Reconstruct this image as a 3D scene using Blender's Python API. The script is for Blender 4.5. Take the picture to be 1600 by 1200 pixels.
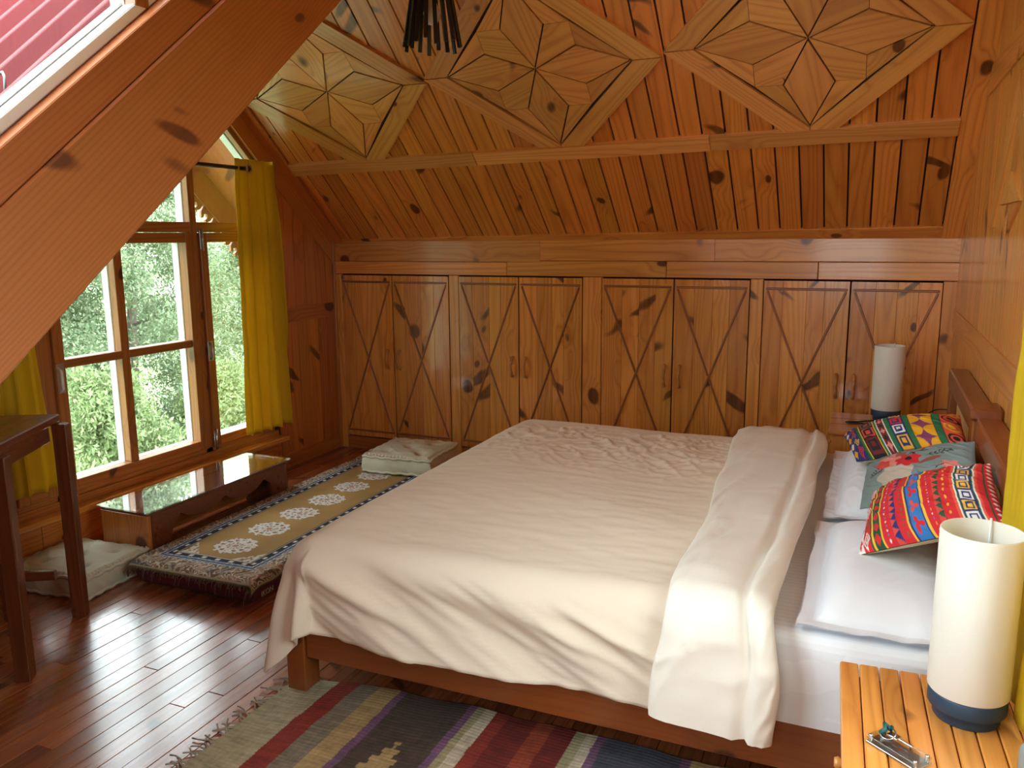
import bpy, math, random
import numpy as np
from mathutils import Matrix, Vector

random.seed(7)
RNG = np.random.default_rng(11)
scene = bpy.context.scene
for o in list(bpy.data.objects):
    bpy.data.objects.remove(o)
COL = scene.collection

# ------------------------------------------------------------------ camera, sky, exposure
cam_data = bpy.data.cameras.new('camera')
cam = bpy.data.objects.new('camera', cam_data)
COL.objects.link(cam)
cam.matrix_world = Matrix(((0.917098, -0.062982, 0.393655, 0.0),
                           (0.398582, 0.164633, -0.902235, 0.0),
                           (-0.007984, 0.984342, 0.176088, 1.6),
                           (0, 0, 0, 1)))
cam_data.sensor_width = 36.0
cam_data.sensor_fit = 'HORIZONTAL'
cam_data.lens = 1288.0 / 1600.0 * 36.0
cam_data.clip_start = 0.02
cam_data.clip_end = 600
scene.camera = cam

SKY = 6.0
world = bpy.data.worlds.new('overcast_sky')
scene.world = world
world.use_nodes = True
bg = world.node_tree.nodes.get('Background') or world.node_tree.nodes.new('ShaderNodeBackground')
bg.inputs[0].default_value = (0.93, 0.97, 1.0, 1)
bg.inputs[1].default_value = SKY

vs = scene.view_settings
scene.display_settings.display_device = 'sRGB'
vs.view_transform = 'Standard'
vs.look = 'None'
vs.exposure = 1.36
vs.gamma = 1.0
vs.use_curve_mapping = False
cy = scene.cycles
cy.use_denoising = True
try:
    cy.denoiser = 'OPENIMAGEDENOISE'
except Exception:
    pass
cy.max_bounces = 8
cy.diffuse_bounces = 6
cy.glossy_bounces = 3
cy.transmission_bounces = 4
cy.transparent_max_bounces = 8
cy.use_adaptive_sampling = True
cy.adaptive_threshold = 0.05
cy.sample_clamp_indirect = 12.0
cy.caustics_reflective = False
cy.caustics_refractive = False


def portal(name, loc, normal, up, w, h):
    """daylight enters through this window opening: sampling portal only, gives off nothing itself"""
    ld = bpy.data.lights.new(name, 'AREA')
    ld.shape = 'RECTANGLE'
    ld.size = w
    ld.size_y = h
    ld.cycles.is_portal = True
    o = bpy.data.objects.new(name, ld)
    COL.objects.link(o)
    n = Vector(normal).normalized()
    u = Vector(up).normalized()
    x = u.cross(-n).normalized()
    m = Matrix.Identity(4)
    for i in range(3):
        m[i][0] = x[i]
        m[i][1] = u[i]
        m[i][2] = -n[i]
        m[i][3] = loc[i]
    o.matrix_world = m
    return o


portal('gable_window_portal', (-3.9, 3.48, 1.65), (1, 0, 0), (0, 0, 1), 2.05, 2.9)
portal('cheek_window_portal', (-1.86, 0.95, 2.1), (1, 0, 0), (0, 0, 1), 4.4, 2.2)
portal('dormer_window_portal', (-0.275, -1.32, 1.5), (0, 1, 0), (0, 0, 1), 1.0, 1.15)
portal('side_window_portal', (0.56, 1.2, 1.45), (-1, 0, 0), (0, 0, 1), 1.4, 1.6)

# ------------------------------------------------------------------ room constants (metres, camera at x=0 y=0)
XL, XR, YB = -3.73, 0.44, 5.2
YR, SL = 3.3, 0.885                    # ridge line, roof slope
ZK = 1.575                             # top of the knee wall
ZR = ZK + SL * (YB - YR)
TH = math.atan(SL)


def roof_z(y):
    return ZK + SL * (YB - y) if y > YR else ZR - SL * (YR - y)


# ------------------------------------------------------------------ object helpers
WORLD = {}


def wm(o):
    return WORLD.get(o.name, Matrix.Identity(4))


def put(o, m, parent=None):
    COL.objects.link(o)
    WORLD[o.name] = m
    if parent is not None:
        o.parent = parent
        o.matrix_basis = wm(parent).inverted() @ m
    else:
        o.matrix_basis = m
    return o


def tag(o, label=None, cat=None, group=None, kind=None):
    if label:
        o['label'] = label
    if cat:
        o['category'] = cat
    if group:
        o['group'] = group
    if kind:
        o['kind'] = kind
    return o


def thing(name, label, cat, loc=(0, 0, 0), rz=0.0, group=None, kind=None, parent=None):
    o = bpy.data.objects.new(name, None)
    o.empty_display_size = 0.1
    put(o, Matrix.Translation(loc) @ Matrix.Rotation(rz, 4, 'Z'), parent)
    return tag(o, label, cat, group, kind)


def new_mesh(name, verts, faces, mat, smooth=False):
    me = bpy.data.meshes.new(name)
    me.from_pydata([tuple(map(float, v)) for v in verts], [], [tuple(map(int, f)) for f in faces])
    if mat is not None:
        me.materials.append(mat)
    if smooth:
        me.polygons.foreach_set('use_smooth', [True] * len(me.polygons))
    me.update()
    return me


def mobj(name, verts, faces, mat, parent=None, m=None, smooth=False):
    o = bpy.data.objects.new(name, new_mesh(name, verts, faces, mat, smooth))
    return put(o, m or Matrix.Identity(4), parent)


BOXES = {}


def box_geo(lo, hi, bev):
    (x0, y0, z0), (x1, y1, z1) = lo, hi
    b = min(bev, (x1 - x0) * .3, (y1 - y0) * .3, (z1 - z0) * .3)
    if b <= 0:
        v = [(x, y, z) for x in (x0, x1) for y in (y0, y1) for z in (z0, z1)]
        f = [(0, 1, 3, 2), (4, 6, 7, 5), (0, 4, 5, 1), (2, 3, 7, 6), (0, 2, 6, 4), (1, 5, 7, 3)]
        return v, f
    v, idx = [], {}
    for sx in (0, 1):
        for sy in (0, 1):
            for sz in (0, 1):
                X, Y, Z = (x0, x1)[sx], (y0, y1)[sy], (z0, z1)[sz]
                dx, dy, dz = (1, -1)[sx] * b, (1, -1)[sy] * b, (1, -1)[sz] * b
                idx[sx, sy, sz] = len(v)
                v += [(X, Y + dy, Z + dz), (X + dx, Y, Z + dz), (X + dx, Y + dy, Z)]
    f = []
    for s in (0, 1):
        a = [idx[s, 0, 0], idx[s, 1, 0], idx[s, 1, 1], idx[s, 0, 1]]
        f.append(tuple(a if s else a[::-1]))
        a = [idx[0, s, 0] + 1, idx[0, s, 1] + 1, idx[1, s, 1] + 1, idx[1, s, 0] + 1]
        f.append(tuple(a if s else a[::-1]))
        a = [idx[0, 0, s] + 2, idx[1, 0, s] + 2, idx[1, 1, s] + 2, idx[0, 1, s] + 2]
        f.append(tuple(a if s else a[::-1]))
    for s in (0, 1):
        for t in (0, 1):
            q = (idx[s, t, 0], idx[s, t, 1], idx[s, t, 1] + 1, idx[s, t, 0] + 1)
            f.append(q if s != t else q[::-1])
            q = (idx[s, 0, t], idx[s, 0, t] + 2, idx[s, 1, t] + 2, idx[s, 1, t])
            f.append(q if s != t else q[::-1])
            q = (idx[0, s, t] + 1, idx[1, s, t] + 1, idx[1, s, t] + 2, idx[0, s, t] + 2)
            f.append(q if s == t else q[::-1])
    for k, i in idx.items():
        t = (i, i + 1, i + 2)
        f.append(t if sum(k) % 2 == 1 else t[::-1])
    return v, f


def box_mesh(name, L, W, T, mat, bev=0.003):
    key = (round(L, 4), round(W, 4), round(T, 4), mat.name, bev)
    if key not in BOXES:
        v, f = box_geo((0, 0, 0), (L, W, T), bev)
        BOXES[key] = new_mesh(name, v, f, mat)
    return BOXES[key]


def frame(o, ex, ey):
    ex = Vector(ex).normalized()
    ey = Vector(ey)
    ey = (ey - ex * ey.dot(ex)).normalized()
    ez = ex.cross(ey)
    m = Matrix.Identity(4)
    for i in range(3):
        m[i][0], m[i][1], m[i][2], m[i][3] = ex[i], ey[i], ez[i], o[i]
    return m


def board(name, o, ex, ey, L, W, T, mat, parent=None, bev=0.003):
    """box with its grain along local X: o is a corner, ex length direction, ey width direction"""
    ob = bpy.data.objects.new(name, box_mesh(name, L, W, T, mat, bev))
    return put(ob, frame(o, ex, ey), parent)


def bx(name, lo, hi, mat, parent=None, grain=None, bev=0.003):
    """axis-aligned box between lo and hi, grain along its longest side unless given"""
    d = [hi[i] - lo[i] for i in range(3)]
    g = grain if grain is not None else int(np.argmax(d))
    e = [Vector((1, 0, 0)), Vector((0, 1, 0)), Vector((0, 0, 1))]
    a, b = e[g], e[(g + 1) % 3]
    return board(name, lo, a, b, d[g], d[(g + 1) % 3], d[(g + 2) % 3], mat, parent, bev)


def prism_geo(poly, t0, t1, inset=0.0):
    n = len(poly)
    c = np.mean(np.array(poly), 0)
    top = [(p[0], p[1]) for p in poly]
    v = [(p[0], p[1], t0) for p in poly]
    if inset > 0:
        tp = []
        for p in poly:
            d = np.array(p) - c
            L = np.linalg.norm(d)
            tp.append(tuple(c + d * (1 - inset / L)))
        v += [(p[0], p[1], t1 - inset * .7) for p in poly]
        v += [(p[0], p[1], t1) for p in tp]
        f = [tuple(range(n))[::-1], tuple(range(2 * n, 3 * n))]
        for k in (0, 1):
            for i in range(n):
                j = (i + 1) % n
                f.append((k * n + i, k * n + j, (k + 1) * n + j, (k + 1) * n + i))
    else:
        v += [(p[0], p[1], t1) for p in top]
        f = [tuple(range(n))[::-1], tuple(range(n, 2 * n))]
        for i in range(n):
            j = (i + 1) % n
            f.append((i, j, n + j, n + i))
    return v, f


def ccw(poly):
    a = 0
    for i in range(len(poly)):
        x0, y0 = poly[i]
        x1, y1 = poly[(i + 1) % len(poly)]
        a += x0 * y1 - x1 * y0
    return poly if a > 0 else poly[::-1]


def prism(name, poly, t0, t1, base, mat, parent=None, grain=0.0, inset=0.0):
    """polygon in the local XY plane of the matrix base, extruded along Z, grain turned by an angle in that plane"""
    c, s = math.cos(-grain), math.sin(-grain)
    cen = np.mean(np.array(poly), 0)
    q = [((p[0] - cen[0]) * c - (p[1] - cen[1]) * s, (p[0] - cen[0]) * s + (p[1] - cen[1]) * c) for p in ccw(list(poly))]
    v, f = prism_geo(q, t0, t1, inset)
    m = base @ Matrix.Translation((cen[0], cen[1], 0)) @ Matrix.Rotation(grain, 4, 'Z')
    return mobj(name, v, f, mat, parent, m)


def clip(poly, a, b, c):
    """keep the side a*x+b*y<=c"""
    out = []
    for i in range(len(poly)):
        p, q = poly[i], poly[(i + 1) % len(poly)]
        dp, dq = a * p[0] + b * p[1] - c, a * q[0] + b * q[1] - c
        if dp <= 0:
            out.append(p)
        if dp * dq < 0:
            t = dp / (dp - dq)
            out.append((p[0] + t * (q[0] - p[0]), p[1] + t * (q[1] - p[1])))
    return out


def grid_obj(name, P, mat, parent=None, m=None, color=None, wrap_u=False, wrap_v=False, smooth=True, flip=False):
    P = np.asarray(P, dtype=np.float32)
    nu, nv = P.shape[:2]
    iu = np.arange(nu if wrap_u else nu - 1)
    iv = np.arange(nv if wrap_v else nv - 1)
    U, V = np.meshgrid(iu, iv, indexing='ij')
    U2, V2 = (U + 1) % nu, (V + 1) % nv
    q = np.stack([U * nv + V, U2 * nv + V, U2 * nv + V2, U * nv + V2], -1).reshape(-1, 4)
    if flip:
        q = q[:, ::-1]
    return raw_obj(name, P.reshape(-1, 3), q, mat, parent, m, None if color is None else np.asarray(color).reshape(-1, 3), smooth)


def raw_obj(name, V, Q, mat, parent=None, m=None, color=None, smooth=True):
    V = np.ascontiguousarray(V, dtype=np.float32)
    Q = np.ascontiguousarray(Q, dtype=np.int32)
    me = bpy.data.meshes.new(name)
    me.vertices.add(len(V))
    me.vertices.foreach_set('co', V.ravel())
    k = Q.shape[1]
    me.loops.add(Q.size)
    me.loops.foreach_set('vertex_index', Q.ravel())
    me.polygons.add(len(Q))
    me.polygons.foreach_set('loop_start', np.arange(0, Q.size, k, dtype=np.int32))
    me.polygons.foreach_set('loop_total', np.full(len(Q), k, dtype=np.int32))
    if smooth:
        me.polygons.foreach_set('use_smooth', np.ones(len(Q), dtype=bool))
    if color is not None:
        at = me.color_attributes.new('print', 'FLOAT_COLOR', 'POINT')
        c4 = np.ones((len(V), 4), dtype=np.float32)
        c4[:, :3] = color
        at.data.foreach_set('color', c4.ravel())
    me.update()
    me.validate()
    if mat is not None:
        me.materials.append(mat)
    o = bpy.data.objects.new(name, me)
    return put(o, m or Matrix.Identity(4), parent)


def tube(name, pts, r, mat, parent=None, n=8, cap=True):
    pts = np.array(pts, float)
    k = len(pts)
    rr = np.full(k, r) if np.isscalar(r) else np.array(r)
    T = np.gradient(pts, axis=0)
    T /= np.linalg.norm(T, axis=1)[:, None] + 1e-12
    ref = np.array([0, 0, 1.0]) if abs(T[0][2]) < .9 else np.array([1.0, 0, 0])
    P = np.zeros((k, n, 3))
    a = np.linspace(0, 2 * np.pi, n, endpoint=False)
    u = np.cross(T[0], ref)
    u /= np.linalg.norm(u)
    for i in range(k):
        u = u - T[i] * (u @ T[i])
        u /= np.linalg.norm(u)
        w = np.cross(T[i], u)
        P[i] = pts[i] + rr[i] * (np.cos(a)[:, None] * u + np.sin(a)[:, None] * w)
    V = P.reshape(-1, 3).tolist()
    F = []
    for i in range(k - 1):
        for j in range(n):
            j2 = (j + 1) % n
            F.append((i * n + j, (i + 1) * n + j, (i + 1) * n + j2, i * n + j2))
    if cap:
        F.append(tuple(range(n)))
        F.append(tuple(range((k - 1) * n, k * n))[::-1])
    return mobj(name, V, F, mat, parent, smooth=True)


def lathe(name, prof, mat, parent=None, m=None, n=40, smooth=True):
    V, F = [], []
    for (r, z) in prof:
        for j in range(n):
            a = 2 * math.pi * j / n
            V.append((r * math.cos(a), r * math.sin(a), z))
    for i in range(len(prof) - 1):
        for j in range(n):
            j2 = (j + 1) % n
            F.append((i * n + j, i * n + j2, (i + 1) * n + j2, (i + 1) * n + j))
    return mobj(name, V, F, mat, parent, m, smooth)


# ------------------------------------------------------------------ numpy noise
def _hash(ix, iy, s):
    h = (ix * 374761393 + iy * 668265263 + s * 1442695041).astype(np.int64)
    h = (h ^ (h >> 13)) * 1274126177
    h = h & 0x7fffffff
    h = (h ^ (h >> 16)) * 2654435761
    return ((h & 0xffffff) / float(0xffffff))


def vnoise(x, y, s=0):
    x = np.asarray(x, float)
    y = np.asarray(y, float)
    ix, iy = np.floor(x).astype(np.int64), np.floor(y).astype(np.int64)
    fx, fy = x - ix, y - iy
    fx = fx * fx * fx * (fx * (fx * 6 - 15) + 10)
    fy = fy * fy * fy * (fy * (fy * 6 - 15) + 10)
    a, b = _hash(ix, iy, s), _hash(ix + 1, iy, s)
    c, d = _hash(ix, iy + 1, s), _hash(ix + 1, iy + 1, s)
    return (a * (1 - fx) + b * fx) * (1 - fy) + (c * (1 - fx) + d * fx) * fy - .5


def fbm(x, y, s=0, o=4):
    t, a = 0, 1.0
    for i in range(o):
        t = t + a * vnoise(x * 2 ** i + 13.7 * i, y * 2 ** i + 7.1 * i, s + i)
        a *= .5
    return t


def sstep(a, b, x):
    t = np.clip((np.asarray(x, float) - a) / (b - a), 0, 1)
    return t * t * (3 - 2 * t)


def srgb(r, g, b):
    def f(c):
        c = c / 255.0
        return c / 12.92 if c <= .04045 else ((c + .055) / 1.055) ** 2.4
    return (f(r), f(g), f(b))


# ------------------------------------------------------------------ materials
class NT:
    def __init__(self, name):
        self.mat = bpy.data.materials.new(name)
        self.mat.use_nodes = True
        self.t = self.mat.node_tree
        self.t.nodes.clear()
        self.out = self.t.nodes.new('ShaderNodeOutputMaterial')

    def n(self, typ, ins=None, **props):
        nd = self.t.nodes.new(typ)
        for k, v in props.items():
            setattr(nd, k, v)
        for k, v in (ins or {}).items():
            self.set(nd.inputs[k], v)
        return nd

    def set(self, sock, v):
        if isinstance(v, bpy.types.NodeSocket):
            self.t.links.new(v, sock)
        elif isinstance(v, (tuple, list)) and len(v) == 3 and sock.type == 'RGBA':
            sock.default_value = (*v, 1)
        else:
            sock.default_value = v

    def math(self, op, a, b=0.0, c=0.0, clamp=False):
        nd = self.n('ShaderNodeMath', {0: a, 1: b, 2: c}, operation=op)
        nd.use_clamp = clamp
        return nd.outputs[0]

    def vmath(self, op, a, b=(0, 0, 0)):
        nd = self.n('ShaderNodeVectorMath', {0: a, 1: b}, operation=op)
        return nd.outputs[0]

    def mix(self, f, a, b, mode='MIX'):
        nd = self.n('ShaderNodeMix', data_type='RGBA', blend_type=mode)
        self.set(nd.inputs[0], f)
        self.set(nd.inputs[6], a)
        self.set(nd.inputs[7], b)
        return nd.outputs[2]

    def ramp(self, f, lo, hi):
        nd = self.n('ShaderNodeMapRange', {'Value': f, 'From Min': lo, 'From Max': hi}, interpolation_type='SMOOTHSTEP')
        return nd.outputs[0]

    def noise(self, vec, scale=1.0, detail=2.0, rough=.5):
        nd = self.n('ShaderNodeTexNoise', {'Vector': vec, 'Scale': scale, 'Detail': detail, 'Roughness': rough})
        return nd.outputs[0]

    def principled(self, col, rough=.5, coat=0.0, coat_rough=.1, bump=None, bstr=.2, bdist=.002, spec=.5, metal=0.0, sheen=0.0):
        p = self.n('ShaderNodeBsdfPrincipled')
        self.set(p.inputs['Base Color'], col)
        self.set(p.inputs['Roughness'], rough)
        self.set(p.inputs['Metallic'], metal)
        self.set(p.inputs['Coat Weight'], coat)
        self.set(p.inputs['Coat Roughness'], coat_rough)
        self.set(p.inputs['Specular IOR Level'], spec)
        if sheen:
            self.set(p.inputs['Sheen Weight'], sheen)
        if bump is not None:
            b = self.n('ShaderNodeBump', {'Height': bump, 'Strength': bstr, 'Distance': bdist})
            self.t.links.new(b.outputs[0], p.inputs['Normal'])
        self.p = p
        return p.outputs[0]

    def finish(self, sh):
        self.t.links.new(sh, self.out.inputs[0])
        return self.mat


def wood(name, light, dark, knotc=(.065, .018, .007), rough=.32, ring=9.0, ringamt=.6, streak=.85, knots=.34, vary=.35, ysc=6.5, lin=22.0,
         coat=.35, coat_rough=.12, ks=1.0, bstr=.12, stretch=.45):
    t = NT(name)
    tc = t.n('ShaderNodeTexCoord').outputs['Object']
    r = t.n('ShaderNodeObjectInfo').outputs['Random']
    off = t.n('ShaderNodeCombineXYZ', {0: t.math('MULTIPLY', r, 37.3), 1: t.math('MULTIPLY', r, 71.7), 2: t.math('MULTIPLY', r, 53.9)}).outputs[0]
    v = t.vmath('ADD', tc, off)
    lowf = t.noise(t.vmath('MULTIPLY', v, (stretch, ysc, ysc)), 1.0, 1.5)
    # warp for irregular knots
    wn = t.math('SUBTRACT', t.noise(v, 9.0, 0.0), .5)
    w = t.vmath('ADD', v, t.n('ShaderNodeCombineXYZ', {0: t.math('MULTIPLY', wn, .05), 1: t.math('MULTIPLY', wn, -.035), 2: t.math('MULTIPLY', wn, .03)}).outputs[0])
    vor = t.n('ShaderNodeTexVoronoi', {'Vector': t.vmath('MULTIPLY', w, (3.6 * ks, 5.0 * ks, 5.0 * ks)), 'Scale': 1.0})
    sep = t.n('ShaderNodeSeparateColor', {0: vor.outputs['Color']})
    g1 = t.math('LESS_THAN', sep.outputs[0], knots)
    d1 = vor.outputs['Distance']
    rad = t.math('MULTIPLY_ADD', sep.outputs[1], .16, .07)
    k1 = t.math('MULTIPLY', g1, t.ramp(t.math('DIVIDE', d1, rad), 1.05, .7))
    halo = t.math('MULTIPLY', g1, t.ramp(d1, .55, .0))
    # spike knots: long dark feathers lying across the grain
    rf = t.math('MULTIPLY_ADD', t.math('GREATER_THAN', t.math('FRACT', t.math('MULTIPLY', r, 19.3)), .5), 2.0, -1.0)
    w = t.vmath('MULTIPLY', w, t.n('ShaderNodeCombineXYZ', {0: 1.0, 1: rf, 2: 1.0}).outputs[0])
    rot = t.n('ShaderNodeMapping', {'Vector': w, 'Rotation': (0, 0, math.radians(52))}).outputs[0]
    vor2 = t.n('ShaderNodeTexVoronoi', {'Vector': t.vmath('MULTIPLY', rot, (2.1 * ks, 8.5 * ks, 5.0 * ks)), 'Scale': 1.0})
    sep2 = t.n('ShaderNodeSeparateColor', {0: vor2.outputs['Color']})
    g2 = t.math('LESS_THAN', sep2.outputs[0], knots * .95)
    d2 = t.math('DIVIDE', vor2.outputs['Distance'], t.math('MULTIPLY_ADD', sep2.outputs[1], .24, .12))
    k2 = t.math('MULTIPLY', g2, t.ramp(d2, 1.05, .65))
    sx = t.n('ShaderNodeSeparateXYZ', {0: tc})
    phase = t.math('MULTIPLY_ADD', halo, 1.6, t.math('MULTIPLY_ADD', lowf, ring, t.math('MULTIPLY', t.math('ADD', sx.outputs[1], sx.outputs[2]), lin)))
    pp = t.math('PINGPONG', phase, .5)
    rm = t.math('POWER', t.math('MULTIPLY', pp, 2.0), 2.2)
    st = t.noise(t.vmath('MULTIPLY', v, (3.0, 150.0, 150.0)), 1.0, 1.0)
    st2 = t.noise(t.vmath('MULTIPLY', v, (1.2, 26.0, 26.0)), 1.0, 1.0)
    f = t.math('MULTIPLY_ADD', rm, ringamt, t.math('MULTIPLY', t.math('SUBTRACT', t.math('MULTIPLY_ADD', st, .6, t.math('MULTIPLY', st2, .4)), .42), streak), clamp=True)
    col = t.mix(f, light, dark)
    r2 = t.math('FRACT', t.math('MULTIPLY', r, 7.77))
    val = t.math('MULTIPLY_ADD', t.math('SUBTRACT', r2, .5), vary, 1.0)
    hs = t.n('ShaderNodeHueSaturation', {'Hue': t.math('MULTIPLY_ADD', t.math('SUBTRACT', r, .5), .012, .5), 'Value': val, 'Color': col})
    kmix = t.math('MULTIPLY', t.math('MAXIMUM', k1, k2), t.math('MULTIPLY_ADD', st2, .6, .55, clamp=True))
    col = t.mix(t.math('MULTIPLY', halo, .35), hs.outputs[0], dark)
    col = t.mix(t.math('MINIMUM', kmix, .9), col, knotc)
    ro = t.math('MULTIPLY_ADD', st2, .16, rough - .08)
    sh = t.principled(col, ro, coat, coat_rough, bump=st, bstr=bstr, bdist=.0012)
    return t.finish(sh)


def plain(name, col, rough=.5, vary=.06, scale=30.0, coat=0.0, bstr=0.0, bscale=200.0, metal=0.0, spec=.5, sheen=0.0):
    t = NT(name)
    tc = t.n('ShaderNodeTexCoord').outputs['Object']
    nz = t.noise(tc, scale, 3.0)
    c = t.mix(nz, tuple(x * (1 - vary) for x in col), tuple(min(1, x * (1 + vary)) for x in col))
    bm = t.noise(tc, bscale, 2.0) if bstr else None
    return t.finish(t.principled(c, rough, coat, .1, bump=bm, bstr=bstr, bdist=.002, metal=metal, spec=spec, sheen=sheen))


def printed(name, rough=.8, bstr=.15, bscale=400.0, sheen=.0):
    t = NT(name)
    a = t.n('ShaderNodeVertexColor', layer_name='print').outputs[0]
    tc = t.n('ShaderNodeTexCoord').outputs['Object']
    nz = t.noise(tc, bscale, 2.0)
    c = t.mix(.18, a, t.mix(nz, (.25, .25, .25), (1, 1, 1)), 'MULTIPLY')
    return t.finish(t.principled(c, rough, bump=nz, bstr=bstr, bdist=.002, sheen=sheen))


def cloth(name, col, rough=.85, ribs=0.0, ribdir=(0, 420, 0), trans=0.0, vary=.05, satin=None):
    t = NT(name)
    tc = t.n('ShaderNodeTexCoord').outputs['Object']
    nz = t.noise(tc, 3.0, 4.0)
    c = t.mix(nz, tuple(x * (1 - vary) for x in col), tuple(min(1, x * (1 + vary)) for x in col))
    weave = t.noise(t.vmath('MULTIPLY', tc, ribdir), 1.0, 2.0) if ribs else t.noise(tc, 500, 2)
    ro = rough
    if satin:
        sx = t.n('ShaderNodeSeparateXYZ', {0: tc}).outputs[satin]
        band = t.math('GREATER_THAN', t.math('FRACT', t.math('MULTIPLY', sx, 40.0)), .5)
        ro = t.math('MULTIPLY_ADD', band, -.3, rough)
        c = t.mix(band, c, tuple(min(1, x * 1.06) for x in col))
    sh = t.principled(c, ro, bump=weave, bstr=.25 if ribs else .08, bdist=.0015, spec=.3)
    if trans:
        tr = t.n('ShaderNodeBsdfTranslucent', {'Color': c})
        mx = t.n('ShaderNodeMixShader', {0: trans})
        t.t.links.new(sh, mx.inputs[1])
        t.t.links.new(tr.outputs[0], mx.inputs[2])
        sh = mx.outputs[0]
    return t.finish(sh)


def glass(name, tint=(.9, .92, .92), refl=1.0, rough=.0):
    t = NT(name)
    tr = t.n('ShaderNodeBsdfTransparent', {'Color': tint})
    gl = t.n('ShaderNodeBsdfGlossy', {'Color': (1, 1, 1), 'Roughness': rough})
    bf = t.n('ShaderNodeNewGeometry').outputs['Backfacing']
    fr = t.n('ShaderNodeFresnel', {'IOR': t.math('MULTIPLY_ADD', bf, -.8333, 1.5)})
    mx = t.n('ShaderNodeMixShader', {0: t.math('MULTIPLY', fr.outputs[0], refl)})
    t.t.links.new(tr.outputs[0], mx.inputs[1])
    t.t.links.new(gl.outputs[0], mx.inputs[2])
    return t.finish(mx.outputs[0])


PINE_L, PINE_D = (.74, .325, .070), (.45, .145, .024)
M = {}
M['pine'] = wood('varnished_pine', PINE_L, PINE_D)
M['pine_ceiling'] = wood('ceiling_pine', (.72, .265, .050), (.44, .12, .02), knots=.36)
M['pine_star'] = wood('inlay_pine', (.76, .36, .10), (.52, .19, .042), knots=.2)
M['pine_door'] = wood('door_pine', (.76, .335, .070), (.47, .15, .024), knots=.42, rough=.26, coat=.6, coat_rough=.1)
M['pine_dark'] = wood('groove_backing', (.05, .016, .006), (.03, .009, .004), coat=0, rough=.8)
M['pine_wall'] = wood('gable_pine', (.55, .19, .04), (.33, .09, .018), knots=.38)
M['beam'] = wood('beam_fir', (.50, .165, .042), (.32, .082, .019), ring=16.0, ringamt=.5, streak=.6, knots=.40, knotc=(.12, .03, .011), rough=.45, coat=.1, ks=1.15, stretch=.25, vary=.0, ysc=3.0, lin=85.0)
M['frame'] = wood('window_frame_wood', (.42, .155, .036), (.25, .07, .015), knots=.16)
M['floor'] = wood('floor_boards', (.36, .115, .040), (.20, .055, .018), knots=.14, rough=.28, coat=.8, coat_rough=.19, vary=.7, bstr=.25)
M['dark_wood'] = wood('dark_stained_wood', (.15, .038, .012), (.075, .017, .006), knots=.1, rough=.3, coat=.4)
M['bed_wood'] = wood('bed_frame_wood', (.24, .065, .014), (.155, .036, .008), knots=.08, ringamt=.35, rough=.35, coat=.3)
M['table_wood'] = wood('low_table_wood', (.17, .05, .016), (.10, .025, .009), knots=.05, rough=.3, coat=.3)
M['moulding'] = wood('door_moulding_wood', (.33, .12, .035), (.22, .07, .018), knots=.0, rough=.35)
M['night_wood'] = wood('nightstand_wood', (.66, .27, .06), (.42, .135, .024), knots=.1, rough=.3)
M['slat_light'] = wood('headboard_slats', (.66, .36, .13), (.48, .22, .065), knots=.0)
M['white_paint'] = plain('white_paint', (.82, .83, .83), .5, .08, 12)
M['red_roof'] = plain('red_roof_sheet', (.15, .011, .014), .6, .12, 6.0, spec=.15)
M['duvet'] = cloth('cream_duvet', (.82, .72, .575), .85, ribs=1, ribdir=(60, 340, 60))
M['duvet_lining'] = cloth('duvet_lining', (.86, .82, .72), .85, ribs=1, ribdir=(60, 340, 60))
M['sheet'] = cloth('white_sheet', (.83, .86, .90), .7, satin=1)
M['pillow'] = cloth('white_satin', (.84, .87, .92), .55)
M['beige_cloth'] = cloth('beige_cotton', (.66, .55, .37), .85)
M['curtain'] = cloth('yellow_curtain', (.74, .51, .02), .8, ribs=1, ribdir=(90, 90, 500), trans=.33)
M['futon'] = cloth('sage_cotton', (.58, .555, .41), .85, vary=.1)
M['maroon'] = plain('maroon_cloth', (.10, .009, .015), .9, .2, 60, bstr=.3)
M['lamp_shade'] = cloth('lamp_linen', (.88, .87, .80), .85, ribs=1, ribdir=(200, 200, 400), trans=.18)
M['lamp_base'] = plain('navy_lamp_base', (.018, .045, .085), .5, .15, 40)
M['black'] = plain('black_paint', (.008, .007, .008), .45)
M['rod'] = plain('bronze_rod', (.10, .07, .045), .4, metal=.6)
M['steel'] = plain('steel', (.55, .55, .55), .3, metal=1.0)
M['grey'] = plain('grey_plastic', (.25, .29, .30), .35)
M['glass'] = glass('window_glass', (.80, .84, .84))
M['clear'] = glass('acrylic', (.86, .9, .9))
M['table_glass'] = glass('table_glass', (.93, .95, .93), refl=2.0)
M['bulb'] = plain('frosted_bulb', (.8, .8, .78), .25)
M['print_rug'] = printed('carpet_weave', .95, .6, 900)
M['print_cloth'] = printed('printed_cotton', .8, .1, 700)
M['fringe'] = plain('fringe_thread', (.16, .115, .06), .9)
M['fringe_cream'] = plain('cream_thread', (.38, .32, .23), .9)
M['teal'] = plain('teal_thread', (.01, .09, .09), .6)
M['handle'] = wood('handle_wood', (.62, .28, .075), (.42, .15, .035), knots=0)


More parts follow.
